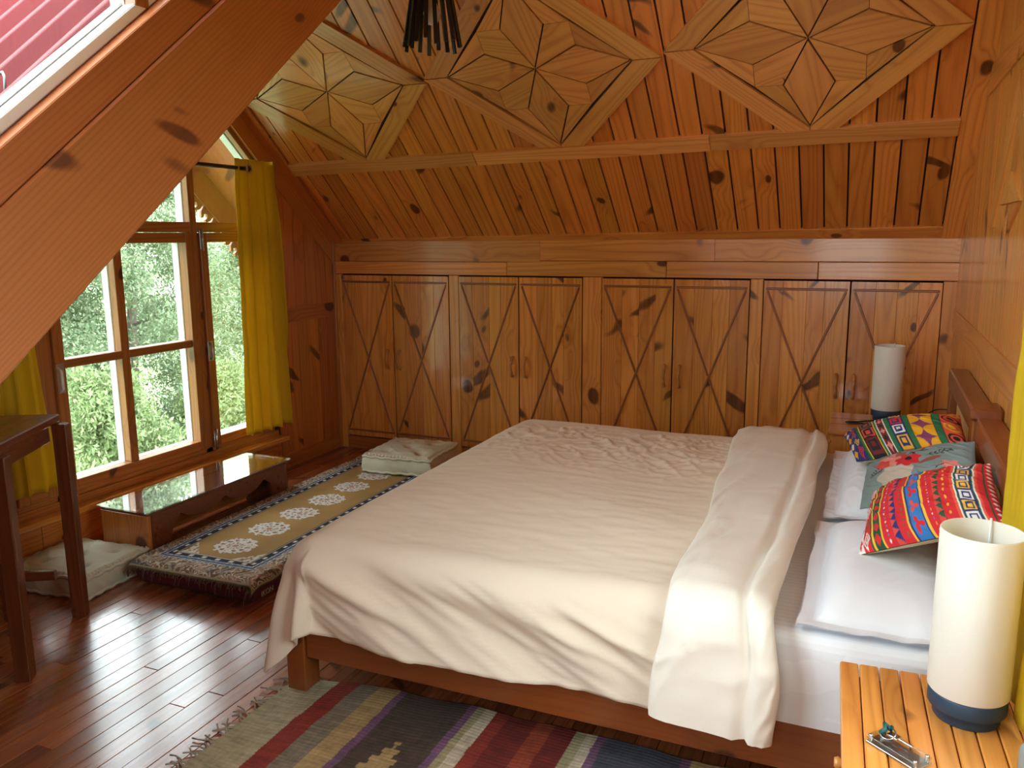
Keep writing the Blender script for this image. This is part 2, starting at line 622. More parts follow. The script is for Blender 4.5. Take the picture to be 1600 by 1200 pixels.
# ------------------------------------------------------------------ floor
floor = bx('floor', (XL, -1.3, -.05), (XR, YB, -.012), M['pine_dark'], bev=0)
tag(floor, 'dark varnished floor of narrow wooden boards', 'floor', kind='structure')
PW = .071
x = XL
k = 0
while x < XR - .01:
    w = min(PW, XR - x)
    y = -1.3 + random.uniform(-.6, .0)
    while y < YB:
        L = random.uniform(1.3, 2.3) if x < -1.2 else random.uniform(2.2, 3.4)
        L = round(L * 5) / 5
        y0, y1 = max(y, -1.3), min(y + L, YB)
        if y1 - y0 > .05:
            dz = random.choice((0, .0006, -.0006))
            board('plank', (x + w - .0009, y0 + .001, -.013 + dz), (0, 1, 0), (-1, 0, 0), y1 - y0 - .002, w - .0018, .0125, M['floor'], floor, .0012)
        y += L
    x += PW
    k += 1

# ------------------------------------------------------------------ back knee wall with its face frame
wall_back = bx('wall_back', (XL, YB + .021, -.06), (XR, YB + .12, ZK + .3), M['pine_dark'], bev=0)
tag(wall_back, 'low pine knee wall framing the cupboards at the back', 'wall', kind='structure')
CAB = [(-3.655, -2.747, -3.213), (-2.669, -1.752, -2.210), (-1.620, -.681, -1.146), (-.603, .362, -.116)]   # left, right, middle
DT, DB = 1.334, .10


def bw(name, x0, x1, z0, z1, t, mat, grain=None):
    return bx(name, (x0, YB - t, z0), (x1, YB + .02, z1), mat, wall_back, grain)


bw('fascia_board', XL, -2.05, 1.43, ZK, .012, M['pine'])
bw('fascia_board', -2.05, -.9, 1.44, ZK, .012, M['pine'])
bw('fascia_board', -.9, XR, 1.44, ZK, .012, M['pine'])
bw('rail_board', XL, -2.3, DT + .003, 1.428, .008, M['pine'])
bw('rail_board', -2.297, -1.2, DT + .003, 1.438, .008, M['pine'])
bw('rail_board', -1.197, -.3, DT + .003, 1.438, .008, M['pine'])
bw('rail_board', -.297, XR, DT + .003, 1.438, .008, M['pine'])
edges = [XL] + [e for c in CAB for e in (c[0], c[1])] + [XR]
for i in range(0, len(edges), 2):
    bw('stile', edges[i] + .001, edges[i + 1] - .001, 0, DT, .008, M['pine'], 2)
for c in CAB:
    bw('kick_board', c[0], c[1], 0, DB - .006, .006, M['pine_wall'])

LAB = ['built-in pine cupboard in the dark corner beside the yellow curtain',
       'built-in pine cupboard behind the sage floor cushion and the bed foot',
       'built-in pine cupboard behind the middle of the bed',
       'built-in pine cupboard behind the far bedside lamp']


def cupboard(ci, c):
    t = thing('built_in_cupboard', LAB[ci], 'cupboard', ((c[0] + c[1]) / 2, YB, 0), group='cupboards in the knee wall')
    bx('carcass', (c[0] + .003, YB + .021, DB), (c[1] - .003, YB + .05, DT), M['pine_dark'], t, bev=0)
    for s, (a, b) in enumerate(((c[0], c[2]), (c[2], c[1]))):
        a += .004
        b -= .003
        yf = YB - .012
        dr = bx('door', (a, yf + .006, DB + .003), (b, YB + .02, DT - .006), M['pine_dark'], t, bev=0)
        n = 4
        cuts = [a] + sorted(a + (b - a) * (i + random.uniform(-.2, .2)) / n for i in range(1, n)) + [b]
        for i in range(n):
            bx('board', (cuts[i] + .0004, yf, DB + .004), (cuts[i + 1] - .0004, yf + .014, DT - .007), M['pine_door'], dr, 2, bev=.0012)
        z0, z1 = DB + .05, DT - .055
        for z in (z0, z1):
            bx('moulding', (a + .012, yf - .009, z - .007), (b - .012, yf + .002, z + .007), M['moulding'], dr, bev=.004)
        p0, p1 = Vector((a + .02, yf - .007, z0 + .012)), Vector((b - .02, yf - .007, z1 - .012))
        q0, q1 = Vector((b - .02, yf - .007, z0 + .012)), Vector((a + .02, yf - .007, z1 - .012))
        mid = (p0 + p1) / 2

        def strip(u, v):
            d = (v - u)
            wv = d.cross(Vector((0, -1, 0))).normalized()
            board('moulding', u - wv * .0065 + Vector((0, -.001, 0)), d, wv, d.length, .013, .011, M['moulding'], dr, .004)
        gap = (p1 - p0).normalized() * .010
        strip(p0, p1)
        g2 = (q1 - q0).normalized() * .010
        strip(q0, (q0 + q1) / 2 - g2)
        strip((q0 + q1) / 2 + g2, q1)
        hx = b - .045 if s == 0 else a + .045
        hz = .71
        pts = [(hx, yf + .004, hz - .068), (hx, yf - .018, hz - .062), (hx + .003, yf - .030, hz - .03), (hx - .003, yf - .034, hz), (hx + .003, yf - .030, hz + .03),
               (hx, yf - .018, hz + .062), (hx, yf + .004, hz + .068)]
        tube('handle', pts, [.011, .011, .0085, .009, .0085, .011, .011], M['handle'], dr, 8)
    return t


for ci, c in enumerate(CAB):
    cupboard(ci, c)

# ------------------------------------------------------------------ sloping ceiling with inlaid stars
# in-plane frame: local x = world x, local y = distance up the slope, local z = into the room
ct, st_ = math.cos(TH), math.sin(TH)
CE = Matrix(((1, 0, 0, 0), (0, -ct, -st_, YB), (0, st_, -ct, ZK), (0, 0, 0, 1)))
SR = (YB - YR) / ct                       # slope length to the ridge
TILT = .018


def sk(s, x):
    return s + TILT * (x + 1.68)


ceil = mobj('ceiling', [(XL - .14, -.1, -.10), (XR + .12, -.1, -.10), (XR + .12, SR + .05, -.10), (XL - .14, SR + .05, -.10), (XL - .14, -.1, -.016), (XR + .12, -.1, -.016), (XR + .12, SR + .05, -.016), (XL - .14, SR + .05, -.016)],
            [(0, 3, 2, 1), (4, 5, 6, 7), (0, 1, 5, 4), (1, 2, 6, 5), (2, 3, 7, 6), (3, 0, 4, 7)], M['pine_dark'], m=CE)
tag(ceil, 'sloping pine board ceiling with inlaid star diamonds', 'ceiling', kind='structure')
WORLD[ceil.name] = CE
STARS = [(-.339, 1.372), (-1.679, 1.345), (-2.999, 1.322)]
BAT = .765
pw = .1212
x0 = .33
i = 0
while x0 - i * pw > XL + .12:
    xb_ = x0 - i * pw
    xa = max(xb_ - pw, XL + .105)
    a, b = xa + .005, xb_ - .005
    for (s0, s1) in ((sk(.055, a), sk(BAT, a)), (sk(BAT, a), SR)):
        prism('plank', [(a, s0), (b, s0), (b, s1), (a, s1)], -.014, 0, CE, M['pine_ceiling'], ceil, grain=math.pi / 2, inset=.0)
    i += 1
prism('trim_board', [(.332, 0), (XR, 0), (XR, SR), (.332, SR)], -.014, .012, CE, M['pine'], ceil, grain=math.pi / 2)
prism('trim_board', [(XL, 0), (XL + .10, 0), (XL + .10, SR), (XL, SR)], -.014, .012, CE, M['pine_wall'], ceil, grain=math.pi / 2)
prism('trim_board', [(XL + .1, -.01), (.332, -.01), (.332, sk(.058, .332)), (XL + .1, sk(.058, XL + .1))], -.014, .010, CE, M['pine'], ceil)
for a, b in ((XL + .1, -2.25), (-2.247, -.845), (-.842, .332)):
    prism('batten', [(a, sk(BAT - .048, a)), (b, sk(BAT - .048, b)), (b, sk(BAT + .048, b)), (a, sk(BAT + .048, a))], -.01, .022, CE, M['pine_star'], ceil, inset=.003)


def star(name, parent, base, cx, cy, S=.51, low=None, mat='pine_star', high=None):
    t = thing(name, None, None, parent=parent)
    g = .0032
    prism('backing', [(cx + S * 1.02, cy), (cx, cy + S * 1.02), (cx - S * 1.02, cy), (cx, max(cy - S * 1.02, low or -9))], 0, .003, base, M['pine_dark'], t)

    def piece(nm, pts, h, grain, gap=g):
        # shrink towards the piece's own centre to leave a groove
        P = np.array(pts, float)
        c = P.mean(0)
        Q = []
        n = len(P)
        P = np.array(ccw([tuple(p) for p in P]))
        for i in range(n):
            a, b, d = P[i - 1], P[i], P[(i + 1) % n]
            e1 = (b - a) / np.linalg.norm(b - a)
            e2 = (d - b) / np.linalg.norm(d - b)
            n1, n2 = np.array((-e1[1], e1[0])), np.array((-e2[1], e2[0]))
            den = 1 + n1 @ n2
            Q.append(tuple(b + (n1 + n2) / den * gap))
        Q = [(cx + q[0], cy + q[1]) for q in Q]
        if low is not None:
            Q = clip(Q, 0, -1, -low)
        if len(Q) > 2:
            prism(nm, Q, -.012, h, base, M[mat], t, grain=grain)
    k = S / .51
    for q in range(4):
        a = q * math.pi / 2
        c, s = math.cos(a), math.sin(a)

        def R(u, v):
            return (k * (u * c - v * s), k * (u * s + v * c))
        piece('petal', [R(0, 0), R(.25, -.12), R(.515, 0), R(.25, .12)], .014, a + .15, .0065)
        piece('kite', [R(0, 0), R(.25, .12), R(.25, .25), R(.12, .25)], .012, a + math.pi / 4 + (.5 if q % 2 else -.4), .0012)
        piece('triangle', [R(.25, .12), R(.515, 0), R(.25, .25)], .012, a - math.pi / 4, .0012)
        piece('triangle', [R(.12, .25), R(.25, .25), R(0, .515)], .012, a - math.pi / 4, .0012)
        piece('frame_board', [R(.517, 0), R(.672, 0), R(0, .672), R(0, .517)], .017, a - math.pi / 4, .0035)
    return t


for cx, cy in STARS:
    star('inlaid_star', ceil, CE, cx, cy, low=sk(BAT + .047, cx))

# ------------------------------------------------------------------ the other roof slope, left of the dormer, and the dormer shell
XB = -1.75


def slab(name, pts, thick, mat, label, cat):
    """pts: 4 corners, thickened along their normal"""
    P = [Vector(p) for p in pts]
    n = (P[1] - P[0]).cross(P[3] - P[0]).normalized() * thick
    v = [tuple(p) for p in P] + [tuple(p + n) for p in P]
    o = mobj(name, v, [(3, 2, 1, 0), (4, 5, 6, 7), (0, 1, 5, 4), (1, 2, 6, 5), (2, 3, 7, 6), (3, 0, 4, 7)], mat)
    return tag(o, label, cat, kind='structure')


YK = .25
ceil2 = slab('ceiling.001', [(XL - .14, YK - .1, roof_z(YK - .1)), (XB - .05, YK - .1, roof_z(YK - .1)), (XB - .05, YR, ZR), (XL - .14, YR, ZR)], .10, M['pine_ceiling'], 'other roof slope coming down beyond the big diagonal beam', 'ceiling')
for i in range(17):
    a = XB - .17 - i * .1212
    b = max(a - .1212 + .005, XL)
    d = Vector((0, ct, st_))
    nrm = Vector((0, st_, -ct))
    board('plank', Vector((a, YK, roof_z(YK))) - nrm * .002, d, (-1, 0, 0), (YR - YK) / ct - .01, a - b, .014, M['pine_ceiling'], ceil2, 0)
ceil3 = slab('ceiling.002', [(XB, -1.3, 2.95), (XR, -1.3, 2.95), (XR, YR, ZR), (XB, YR, ZR)], .10, M['pine_ceiling'], 'dormer ceiling above the viewer', 'ceiling')
wf = bx('wall_front', (XL - .1, YK - .1, 0), (XB - .16, YK, roof_z(YK) + .1), M['pine_wall'], bev=0)
tag(wf, 'low knee wall under the near roof slope', 'wall', kind='structure')
wf2 = thing('wall_front.001', 'dormer front wall around the dormer window', 'wall', (-.65, -1.3, 0), kind='structure')
DX0, DX1, DZ0, DZ1 = -.75, .2, .95, 2.05
bx('wall_panel', (XB - .16, -1.4, 0), (XR + .1, -1.3, DZ0), M['pine_wall'], wf2, bev=0)
bx('wall_panel', (XB - .16, -1.4, DZ1), (XR + .1, -1.3, 3.0), M['pine_wall'], wf2, bev=0)
bx('wall_panel', (XB - .16, -1.4, DZ0), (DX0, -1.3, DZ1), M['pine_wall'], wf2, bev=0)
bx('wall_panel', (DX1, -1.4, DZ0), (XR + .1, -1.3, DZ1), M['pine_wall'], wf2, bev=0)
w4 = thing('window_4', 'dormer window behind the viewer', 'window', (-.27, -1.35, DZ0), kind='structure')
for xx in (DX0, -.305, DX1 - .06):
    bx('frame', (xx, -1.39, DZ0), (xx + .06, -1.33, DZ1), M['frame'], w4)
for zz in (DZ0, DZ1 - .06):
    bx('frame', (DX0, -1.385, zz), (DX1, -1.335, zz + .06), M['frame'], w4)
for a, b in ((DX0 + .06, -.305), (-.245, DX1 - .06)):
    bx('pane', (a, -1.362, DZ0 + .06), (b, -1.358, DZ1 - .06), M['glass'], w4, bev=0)
# dormer cheek below the beam, towards the viewer
tag(bx('wall_cheek', (XB - .16, -1.3, 0), (XB - .06, YK, roof_z(YK) + .35), M['pine_wall'], bev=0), 'low side wall of the dormer beside the viewer', 'wall', kind='structure')

# big diagonal beam
BA = math.atan(.82)
bd = Vector((0, math.cos(BA), math.sin(BA)))
bn = Vector((0, -math.sin(BA), math.cos(BA)))
beam = thing('roof_beam', 'massive diagonal fir beam crossing in front of the window', 'beam', (XB, YK, .5), kind='structure')
p0 = Vector((XB, 1.189, 1.282)) - bd * 1.35
board('timber', p0 + Vector((-.15, 0, 0)), bd, bn, 4.15, .268, .15, M['beam'], beam, .006)
board('cap_board', p0 + bn * .269 + Vector((-.15, 0, 0)), bd, bn, 4.0, .088, .143, M['beam'], beam, .003)

# window in the dormer cheek above the beam
w2 = thing('window_2', 'glazed dormer side above the beam looking onto the red roof', 'window', (XB, 1.0, 1.7), kind='structure')
sb = p0 + bn * .358
board('sill_rail', sb + Vector((-.115, 0, 0)), bd, bn, 3.9, .030, .065, M['white_paint'], w2, .004)
board('glazing_bead', sb + bn * .031 + Vector((-.112, 0, 0)), bd, bn, 3.9, .010, .022, M['white_paint'], w2, .003)


def a_line(y):
    return (sb.z + bn.z * .05) + (y - (sb.y + bn.y * .05)) * .82


for yy in (-1.28, -.3, .72, 1.70, 2.5):
    zb = max(a_line(yy), roof_z(YK) + .35) if yy < .5 else a_line(yy)
    zt = 2.93 + (yy + 1.3) * (ZR - 2.95) / (YR + 1.3)
    bx('post', (XB - .085, yy, zb - .03), (XB - .045, yy + .045, zt), M['frame'], w2, 2)
    bx('post_outside', (XB - .135, yy - .004, zb - .03), (XB - .086, yy + .049, zt), M['white_paint'], w2, 2)
GT = [(-1.235, -.3), (-.255, .72), (.765, 1.70), (1.745, 2.5)]
for a, b in GT:
    za, zb_ = max(a_line(a) - .01, roof_z(YK) + .33), max(a_line(b) - .01, roof_z(YK) + .33)
    ta, tb = [2.93 + (q + 1.3) * (ZR - 2.95) / (YR + 1.3) for q in (a, b)]
    v = [(XB - .088, a, za), (XB - .088, b, zb_), (XB - .088, b, tb), (XB - .088, a, ta), (XB - .084, a, za), (XB - .084, b, zb_), (XB - .084, b, tb), (XB - .084, a, ta)]
    mobj('pane', v, [(0, 1, 2, 3), (7, 6, 5, 4), (0, 4, 5, 1), (1, 5, 6, 2), (2, 6, 7, 3), (3, 7, 4, 0)], M['glass'], w2)

# red corrugated roof outside, seen through the dormer side
roof = thing('corrugated_roof', 'red corrugated metal roof outside the dormer window', 'roof', (-3.0, 2.0, 2.2), kind='structure')


def corrugated(name, y0, y1, xa, xb, lift, parent):
    prof = []
    xx = xa
    while xx > xb:
        prof += [(xx, 0), (xx - .075, 0), (xx - .095, .028), (xx - .125, .028), (xx - .145, 0)]
        xx -= .145
    pr = np.array(prof)
    ys = np.linspace(y0, y1, 2)
    P = np.zeros((len(pr), 2, 3))
    for j, yy in enumerate(ys):
        P[:, j, 0] = pr[:, 0]
        P[:, j, 1] = yy - pr[:, 1] * st_
        P[:, j, 2] = roof_z(yy if y0 < YR else yy) + lift + pr[:, 1] * ct
    return grid_obj(name, P, M['red_roof'], parent, smooth=False)


corrugated('roof_sheet', -.4, YR, XB - .13, -4.6, .30, roof)
corrugated('roof_sheet', YR + .001, 5.9, XR + .5, -4.6, .30, roof)
for (xx, yy) in ((-2.06, 1.5), (-2.06, 1.86), (-2.35, 1.62), (-2.35, 2.05), (-2.64, 1.9), (-2.64, 2.4), (-2.2, 1.3), (-2.93, 2.2)):
    zz = roof_z(yy) + .33
    tube('roof_hook', [(xx + .02, yy - .01, zz - .02), (xx + .01, yy, zz + .015), (xx - .01, yy + .01, zz + .03), (xx - .03, yy + .005, zz + .02), (xx - .05, yy - .02, zz - .01)], .0035, M['grey'], roof, 5)

# ------------------------------------------------------------------ gable wall on the window side
WY0, WY1, WZ0 = 2.50, 4.45, .285


def gable_ring(xa, xb, outer, inner):
    v = []
    for xx in (xa, xb):
        v += [(xx, *p) for p in outer] + [(xx, *p) for p in inner]
    n = len(outer)
    f = []
    for i in range(n):
        j = (i + 1) % n
        f.append((i, j, n + j, n + i))
        f.append((2 * n + i, 3 * n + i, 3 * n + j, 2 * n + j))
        f.append((i, 2 * n + i, 2 * n + j, j))
        f.append((n + i, n + j, 3 * n + j, 3 * n + i))
    return v, f


def gz(y, d):
    return roof_z(y) - d / ct


outer = [(YK - .1, -.06), (YB + .12, -.06), (YB + .12, ZK - .12 * SL + .05), (YR, ZR + .05), (YK - .1, roof_z(YK) - .03)]
inner = [(WY0, WZ0), (WY1, WZ0), (WY1, gz(WY1, .13)), (YR, gz(YR, .13)), (WY0, gz(WY0, .13))]
v, f = gable_ring(XL - .14, XL, outer, inner)
wall_left = mobj('wall_left', v, f, M['pine_dark'])
tag(wall_left, 'dark pine boarded gable wall around the big window', 'wall', kind='structure')
LW = Matrix(((0, 0, 1, XL), (1, 0, 0, 0), (0, 1, 0, 0), (0, 0, 0, 1)))    # local (y, z) on the wall, z local into the room


def wall_planks(parent, base, y0, y1, w, spans, mat, top=None, thick=.012, gap=.0022):
    y = y0
    while y < y1 - .01:
        a, b = y + gap, min(y + w, y1) - gap
        for z0, z1 in spans:
            poly = [(a, z0), (b, z0), (b, z1), (a, z1)]
            if top is not None:
                poly = clip(poly, *top)
            if len(poly) > 2:
                prism('plank', poly, 0, thick, base, mat, parent, grain=math.pi / 2)
        y += w


TOPL = (SL, 1.0, ZK + SL * YB - .13 / ct)
wall_planks(wall_left, LW, WY1 + .045, YB - .03, .118, ((.10, 1.022), (1.125, 3.2)), M['pine_wall'], TOPL)
prism('rail', [(WY1 + .04, 1.022), (YB - .03, 1.022), (YB - .03, 1.125), (WY1 + .04, 1.125)], 0, .02, LW, M['pine_wall'], wall_left, inset=.002)
prism('rail', [(WY1 + .04, 0), (YB, 0), (YB, .10), (WY1 + .04, .10)], 0, .018, LW, M['pine_wall'], wall_left, inset=.002)
prism('trim_board', [(YB, ZK - .135 / ct), (YB, ZK), (YR, ZR), (YR, ZR - .135 / ct)], 0, .022, LW, M['pine_wall'], wall_left, grain=-TH)
prism('trim_board', [(YK, roof_z(YK) - .12), (YR, ZR - .135 / ct), (YR, ZR), (YK, roof_z(YK))], 0, .022, LW, M['pine_wall'], wall_left, grain=TH)
bx('corner_post', (XL, YB - .03, 0), (XL + .03, YB - .008, ZK), M['pine_wall'], wall_left)
# boarding under the window and left of it
for i, y in enumerate(np.arange(YK, WY1, .60)):
    prism('plank', [(y + .002, .0), (min(y + .6, WY1 + .04) - .002, .0), (min(y + .6, WY1 + .04) - .002, .215), (y + .002, .215)], 0, .012, LW, M['pine_wall'], wall_left)
wall_planks(wall_left, LW, YK, WY0 - .05, .118, ((.24, 2.4),), M['pine_wall'], (-SL, 1.0, ZR - SL * YR - .13 / ct))

# gable window
w1 = thing('window_1', 'large gable window with wooden frames looking onto green trees', 'window', (XL, 3.3, .25), kind='structure')
XI, XG, XO = XL - .005, XL - .052, XL - .115     # inner face, glass, outer face


def member(y0, y1, z0, z1, name='frame', mat='frame', xi=None):
    a = XI if xi is None else xi
    o1 = bx(name, (XG + .004, y0, z0), (a, y1, z1), M[mat], w1)
    bx(name + '_outside', (XO, y0 + .001, z0 + .001), (XG - .004, y1 - .001, z1 - .001), M['white_paint'], w1)
    return o1


ZT0, ZT1 = 1.568, 1.70
top_c = lambda y: gz(y, .13)
# posts between the lights
for (a, b) in ((2.765, 2.818), (3.805, 3.858)):
    zt = min(top_c(a), top_c(b)) + .02
    member(a, b, WZ0, zt, 'post')
member(WY0, WY0 + .05, WZ0, top_c(WY0) - .0, 'post')
member(WY1 - .05, WY1, WZ0, top_c(WY1) - .0, 'post')
# sill and transom
member(WY0 + .05, WY1 - .05, WZ0 - .02, .318, 'bottom_rail')
member(WY0 + .05, 2.765, 1.64, 1.70, 'transom')
member(2.818, 3.805, 1.64, 1.70, 'transom')
member(3.858, WY1 - .05, 1.64, 1.70, 'transom')
bx('sill_board', (XL - .005, 2.0, .222), (XL + .085, WY1 + .04, .25), M['pine'], w1)
bx('sill_riser', (XL - .005, 2.05, .25), (XL + .012, WY1 + .02, .292), M['frame'], w1)


def casement(y0, y1, z0, z1, panes_y, panes_z, sw=.058, xi=XL + .012):
    c = thing('casement', None, None, (XL, y0, z0), parent=w1)

    def mem(a, b, c0, c1, g=None):
        bx('sash', (XG + .004, a, c0), (xi, b, c1), M['frame'], c, g)
        bx('sash_outside', (XO + .01, a + .001, c0 + .001), (XG - .004, b - .001, c1 - .001), M['white_paint'], c, g)
    mem(y0, y0 + sw, z0, z1)
    mem(y1 - sw, y1, z0, z1)
    mem(y0 + sw, y1 - sw, z0, z0 + sw)
    mem(y0 + sw, y1 - sw, z1 - sw, z1)
    ys = [y0 + sw] + list(panes_y) + [y1 - sw]
    zs = [z0 + sw] + list(panes_z) + [z1 - sw]
    h = .027
    for q in panes_y:
        bx('muntin', (XG + .004, q - h, z0 + sw), (xi - .012, q + h, z1 - sw), M['frame'], c)
        bx('muntin_outside', (XO + .01, q - h + .002, z0 + sw), (XG - .004, q + h - .002, z1 - sw), M['white_paint'], c)
    for q in panes_z:
        for i in range(len(ys) - 1):
            a = ys[i] + (h if i else 0)
            b = ys[i + 1] - (h if i < len(ys) - 2 else 0)
            bx('muntin', (XG + .004, a, q - .022), (xi - .012, b, q + .022), M['frame'], c)
            bx('muntin_outside', (XO + .03, a, q - .02), (XG - .004, b, q + .02), M['white_paint'], c)
    for i in range(len(ys) - 1):
        for j in range(len(zs) - 1):
            a = ys[i] + (h if i else 0)
            b = ys[i + 1] - (h if i < len(ys) - 2 else 0)
            e = zs[j] + (.022 if j else 0)
            g_ = zs[j + 1] - (.022 if j < len(zs) - 2 else 0)
            bx('pane', (XG - .003, a, e), (XG + .002, b, g_), M['glass'], c, bev=0)
    return c


cc = casement(2.82, 3.803, .320, 1.638, [3.262], [.981])
cr = casement(3.860, WY1 - .052, .320, 1.638, [], [])
cl = casement(WY0 + .052, 2.763, .320, 1.638, [], [])
# top lights following the roof line
for (a, b) in ((WY0 + .05, 2.765), (2.818, 3.262), (3.316, 3.805), (3.858, WY1 - .05)):
    pts = [(a, 1.70), (b, 1.70), (b, top_c(b))] + ([(YR, top_c(YR))] if a < YR < b else []) + [(a, top_c(a))]
    v_, f_ = prism_geo(ccw(pts), 0, .004)
    mobj('pane', v_, f_, M['glass'], w1, LW @ Matrix.Translation((0, 0, -.054)))
member(3.262, 3.316, 1.70, top_c(YR) - .05, 'post')
for (ya, yb) in ((YR, WY1), (WY0, YR)):
    za, zb_ = top_c(ya), top_c(yb)
    d = Vector((0, yb - ya, zb_ - za))
    L = d.length
    for nm, xo, tt, mt in (('head_rail', XG + .004, XI - XG - .004, 'frame'), ('head_rail_outside', XO, XG - .004 - XO, 'white_paint')):
        board(nm, (xo, ya, za - .045), d, (0, 0, 1), L, .05, tt, M[mt], w1)
# latches, bolts and pull handle
for (yy, zz) in ((3.868, 1.53), (3.868, .30)):
    bl = tube('bolt', [(XL + .022, yy, zz), (XL + .022, yy, zz + .13)], .007, M['steel'], cr, 8)
    bx('bolt_plate', (XL + .012, yy - .014, zz + .01), (XL + .017, yy + .014, zz + .12), M['steel'], cr)
bx('latch_plate', (XL + .012, 3.855, .86), (XL + .018, 3.90, .98), M['steel'], cr)
tube('latch_handle', [(XL + .016, 3.872, .87), (XL + .034, 3.872, .885), (XL + .034, 3.872, .955), (XL + .016, 3.872, .97)], .007, M['steel'], cr, 8)
bx('latch_plate', (XL + .012, 2.822, .84), (XL + .017, 2.862, .99), M['steel'], cc)
tube('latch_handle', [(XL + .016, 2.826, .85), (XL + .045, 2.826, .865), (XL + .045, 2.826, .955), (XL + .016, 2.826, .97)], .007, M['white_paint'], cc, 8)

# roof overhang outside the gable: soffit, barge boards with cut-out lower edge
over = thing('roof_overhang', 'wooden roof overhang with pierced barge board outside the window', 'overhang', (XL - .5, YR, ZR), kind='structure')
for s in (1, -1):
    d = Vector((0, s * ct, -st_))
    n = Vector((0, s * st_, ct))
    o0 = Vector((XL - .78, YR, ZR))
    if s == 1:
        board('soffit', o0 + n * .10, d, (1, 0, 0), 3.3, .64, .03, M['beam'], over)
        board('barge_board', o0 - n * .12, d, n, 3.3, .26, .03, M['beam'], over)
        oo = o0 - n * .12
        for i in range(26):
            c0 = oo + d * (.06 + i * .125) + Vector((.004, 0, 0))
            poly = [(-.058, .01), (-.055, -.05), (-.03, -.085), (-.012, -.075), (-.02, -.045), (0, -.03), (.02, -.045), (.012, -.075), (.03, -.085), (.055, -.05), (.058, .01)]
            mm = Matrix(((0, 0, 1, c0.x), (d.y, n.y, 0, c0.y), (d.z, n.z, 0, c0.z), (0, 0, 0, 1)))
            vv, ff = prism_geo(ccw(poly), 0, .02)
            mobj('scallop', vv, ff, M['frame'], over, mm)
    else:
        board('soffit', o0 + n * .13, (1, 0, 0), d, .64, 3.3, .03, M['beam'], over)
        board('barge_board', o0 - n * .12, n, d, .26, 3.3, .03, M['beam'], over)

# ------------------------------------------------------------------ gable wall on the bed-head side
ZD = lambda y: ZR + .3
wall_right = thing('wall_right', 'pine boarded gable wall behind the bed head', 'wall', (XR, 3.0, 0), kind='structure')
SY0, SY1, SZ0, SZ1 = .62, 1.86, .78, 2.1
for lo, hi in (((-1.4, 0), (SY0, 3.3)), ((SY1, 0), (YB + .1, 3.4)), ((SY0, 0), (SY1, SZ0)), ((SY0, SZ1), (SY1, 3.3))):
    bx('wall_panel', (XR + .0, lo[0], lo[1]), (XR + .12, hi[0], hi[1]), M['pine_dark'], wall_right, bev=0)
RW = Matrix(((0, 0, -1, XR), (-1, 0, 0, 0), (0, 1, 0, 0), (0, 0, 0, 1)))   # local (-y, z)
TOPR = (-SL, 1.0, ZK + SL * YB)
y = -(YB)
while y < -SY1 - .02:
    a, b = y + .0026, min(y + .112, -SY1) - .0026
    for z0, z1 in ((0, 1.064), (1.184, 2.205), (2.325, 3.2)):
        poly = clip([(a, z0), (b, z0), (b, z1), (a, z1)], *TOPR)
        if len(poly) > 2:
            prism('plank', poly, 0, .010, RW, M['pine'], wall_right, grain=math.pi / 2)
    y += .112
prism('rail', [(-YB, 1.064), (-SY1, 1.064), (-SY1, 1.184), (-YB, 1.184)], 0, .018, RW, M['pine'], wall_right)
prism('rail', [(-4.5, 2.205), (-SY1, 2.205), (-SY1, 2.325), (-4.35, 2.325)], 0, .018, RW, M['pine'], wall_right)
# diamond inlay on that wall
yc = -3.43
for s in (1, -1):
    pts = [(yc + s * .52, 1.62), (yc + s * .40, 1.62), (yc + s * 0, 2.02), (yc + s * 0, 2.15)]
    prism('frame_board', pts, .008, .020, RW, M['pine_star'], wall_right, grain=-s * .75)
    prism('inlay', [(yc + s * .004, 1.59), (yc + s * .24, 1.697), (yc + s * .004, 1.697)], .008, .020, RW, M['pine_star'], wall_right, grain=s * .4)
    prism('inlay', [(yc + s * .004, 1.703), (yc + s * .24, 1.703), (yc + s * .004, 1.81)], .008, .020, RW, M['pine_star'], wall_right, grain=-s * .4)
# window with the yellow curtain beside the near nightstand
w3 = thing('window_3', 'side window behind the yellow curtain at the bed head wall', 'window', (XR, 1.24, SZ0), kind='structure')
for yy in (SY0, (SY0 + SY1) / 2 - .03, SY1 - .06):
    bx('frame', (XR + .02, yy, SZ0), (XR + .09, yy + .06, SZ1), M['frame'], w3)
for zz in (SZ0, SZ1 - .06):
    bx('frame', (XR + .025, SY0, zz), (XR + .085, SY1, zz + .06), M['frame'], w3)
for a, b in ((SY0 + .06, (SY0 + SY1) / 2 - .03), ((SY0 + SY1) / 2 + .03, SY1 - .06)):
    bx('pane', (XR + .05, a, SZ0 + .06), (XR + .054, b, SZ1 - .06), M['glass'], w3, bev=0)

# ------------------------------------------------------------------ bed
BX0, BX1, BY0, BY1 = -1.80, .345, 2.19, 4.24
bed = thing('bed_frame', 'low reddish-brown wooden double bed frame with slatted headboard', 'bed', (-.7, 3.2, 0))
for (xx, yy) in ((-1.842, 2.18), (-1.842, 4.16)):
    bx('leg', (xx, yy, 0), (xx + .08, yy + .085, .285 if xx < 0 else .97), M['bed_wood'], bed, 2, .004)
bx('side_rail', (-1.76, 2.19, .135), (.354, 2.23, .285), M['bed_wood'], bed, 0, .004)
bx('side_rail', (-1.76, 4.20, .135), (.354, 4.24, .285), M['bed_wood'], bed, 0, .004)
bx('foot_rail', (-1.835, 2.266, .135), (-1.795, 4.159, .285), M['bed_wood'], bed, 1, .004)
for i in range(9):
    xx = -1.6 + i * .22
    bx('slat', (xx, 2.231, .22), (xx + .09, 4.199, .24), M['pine_wall'], bed, 1)
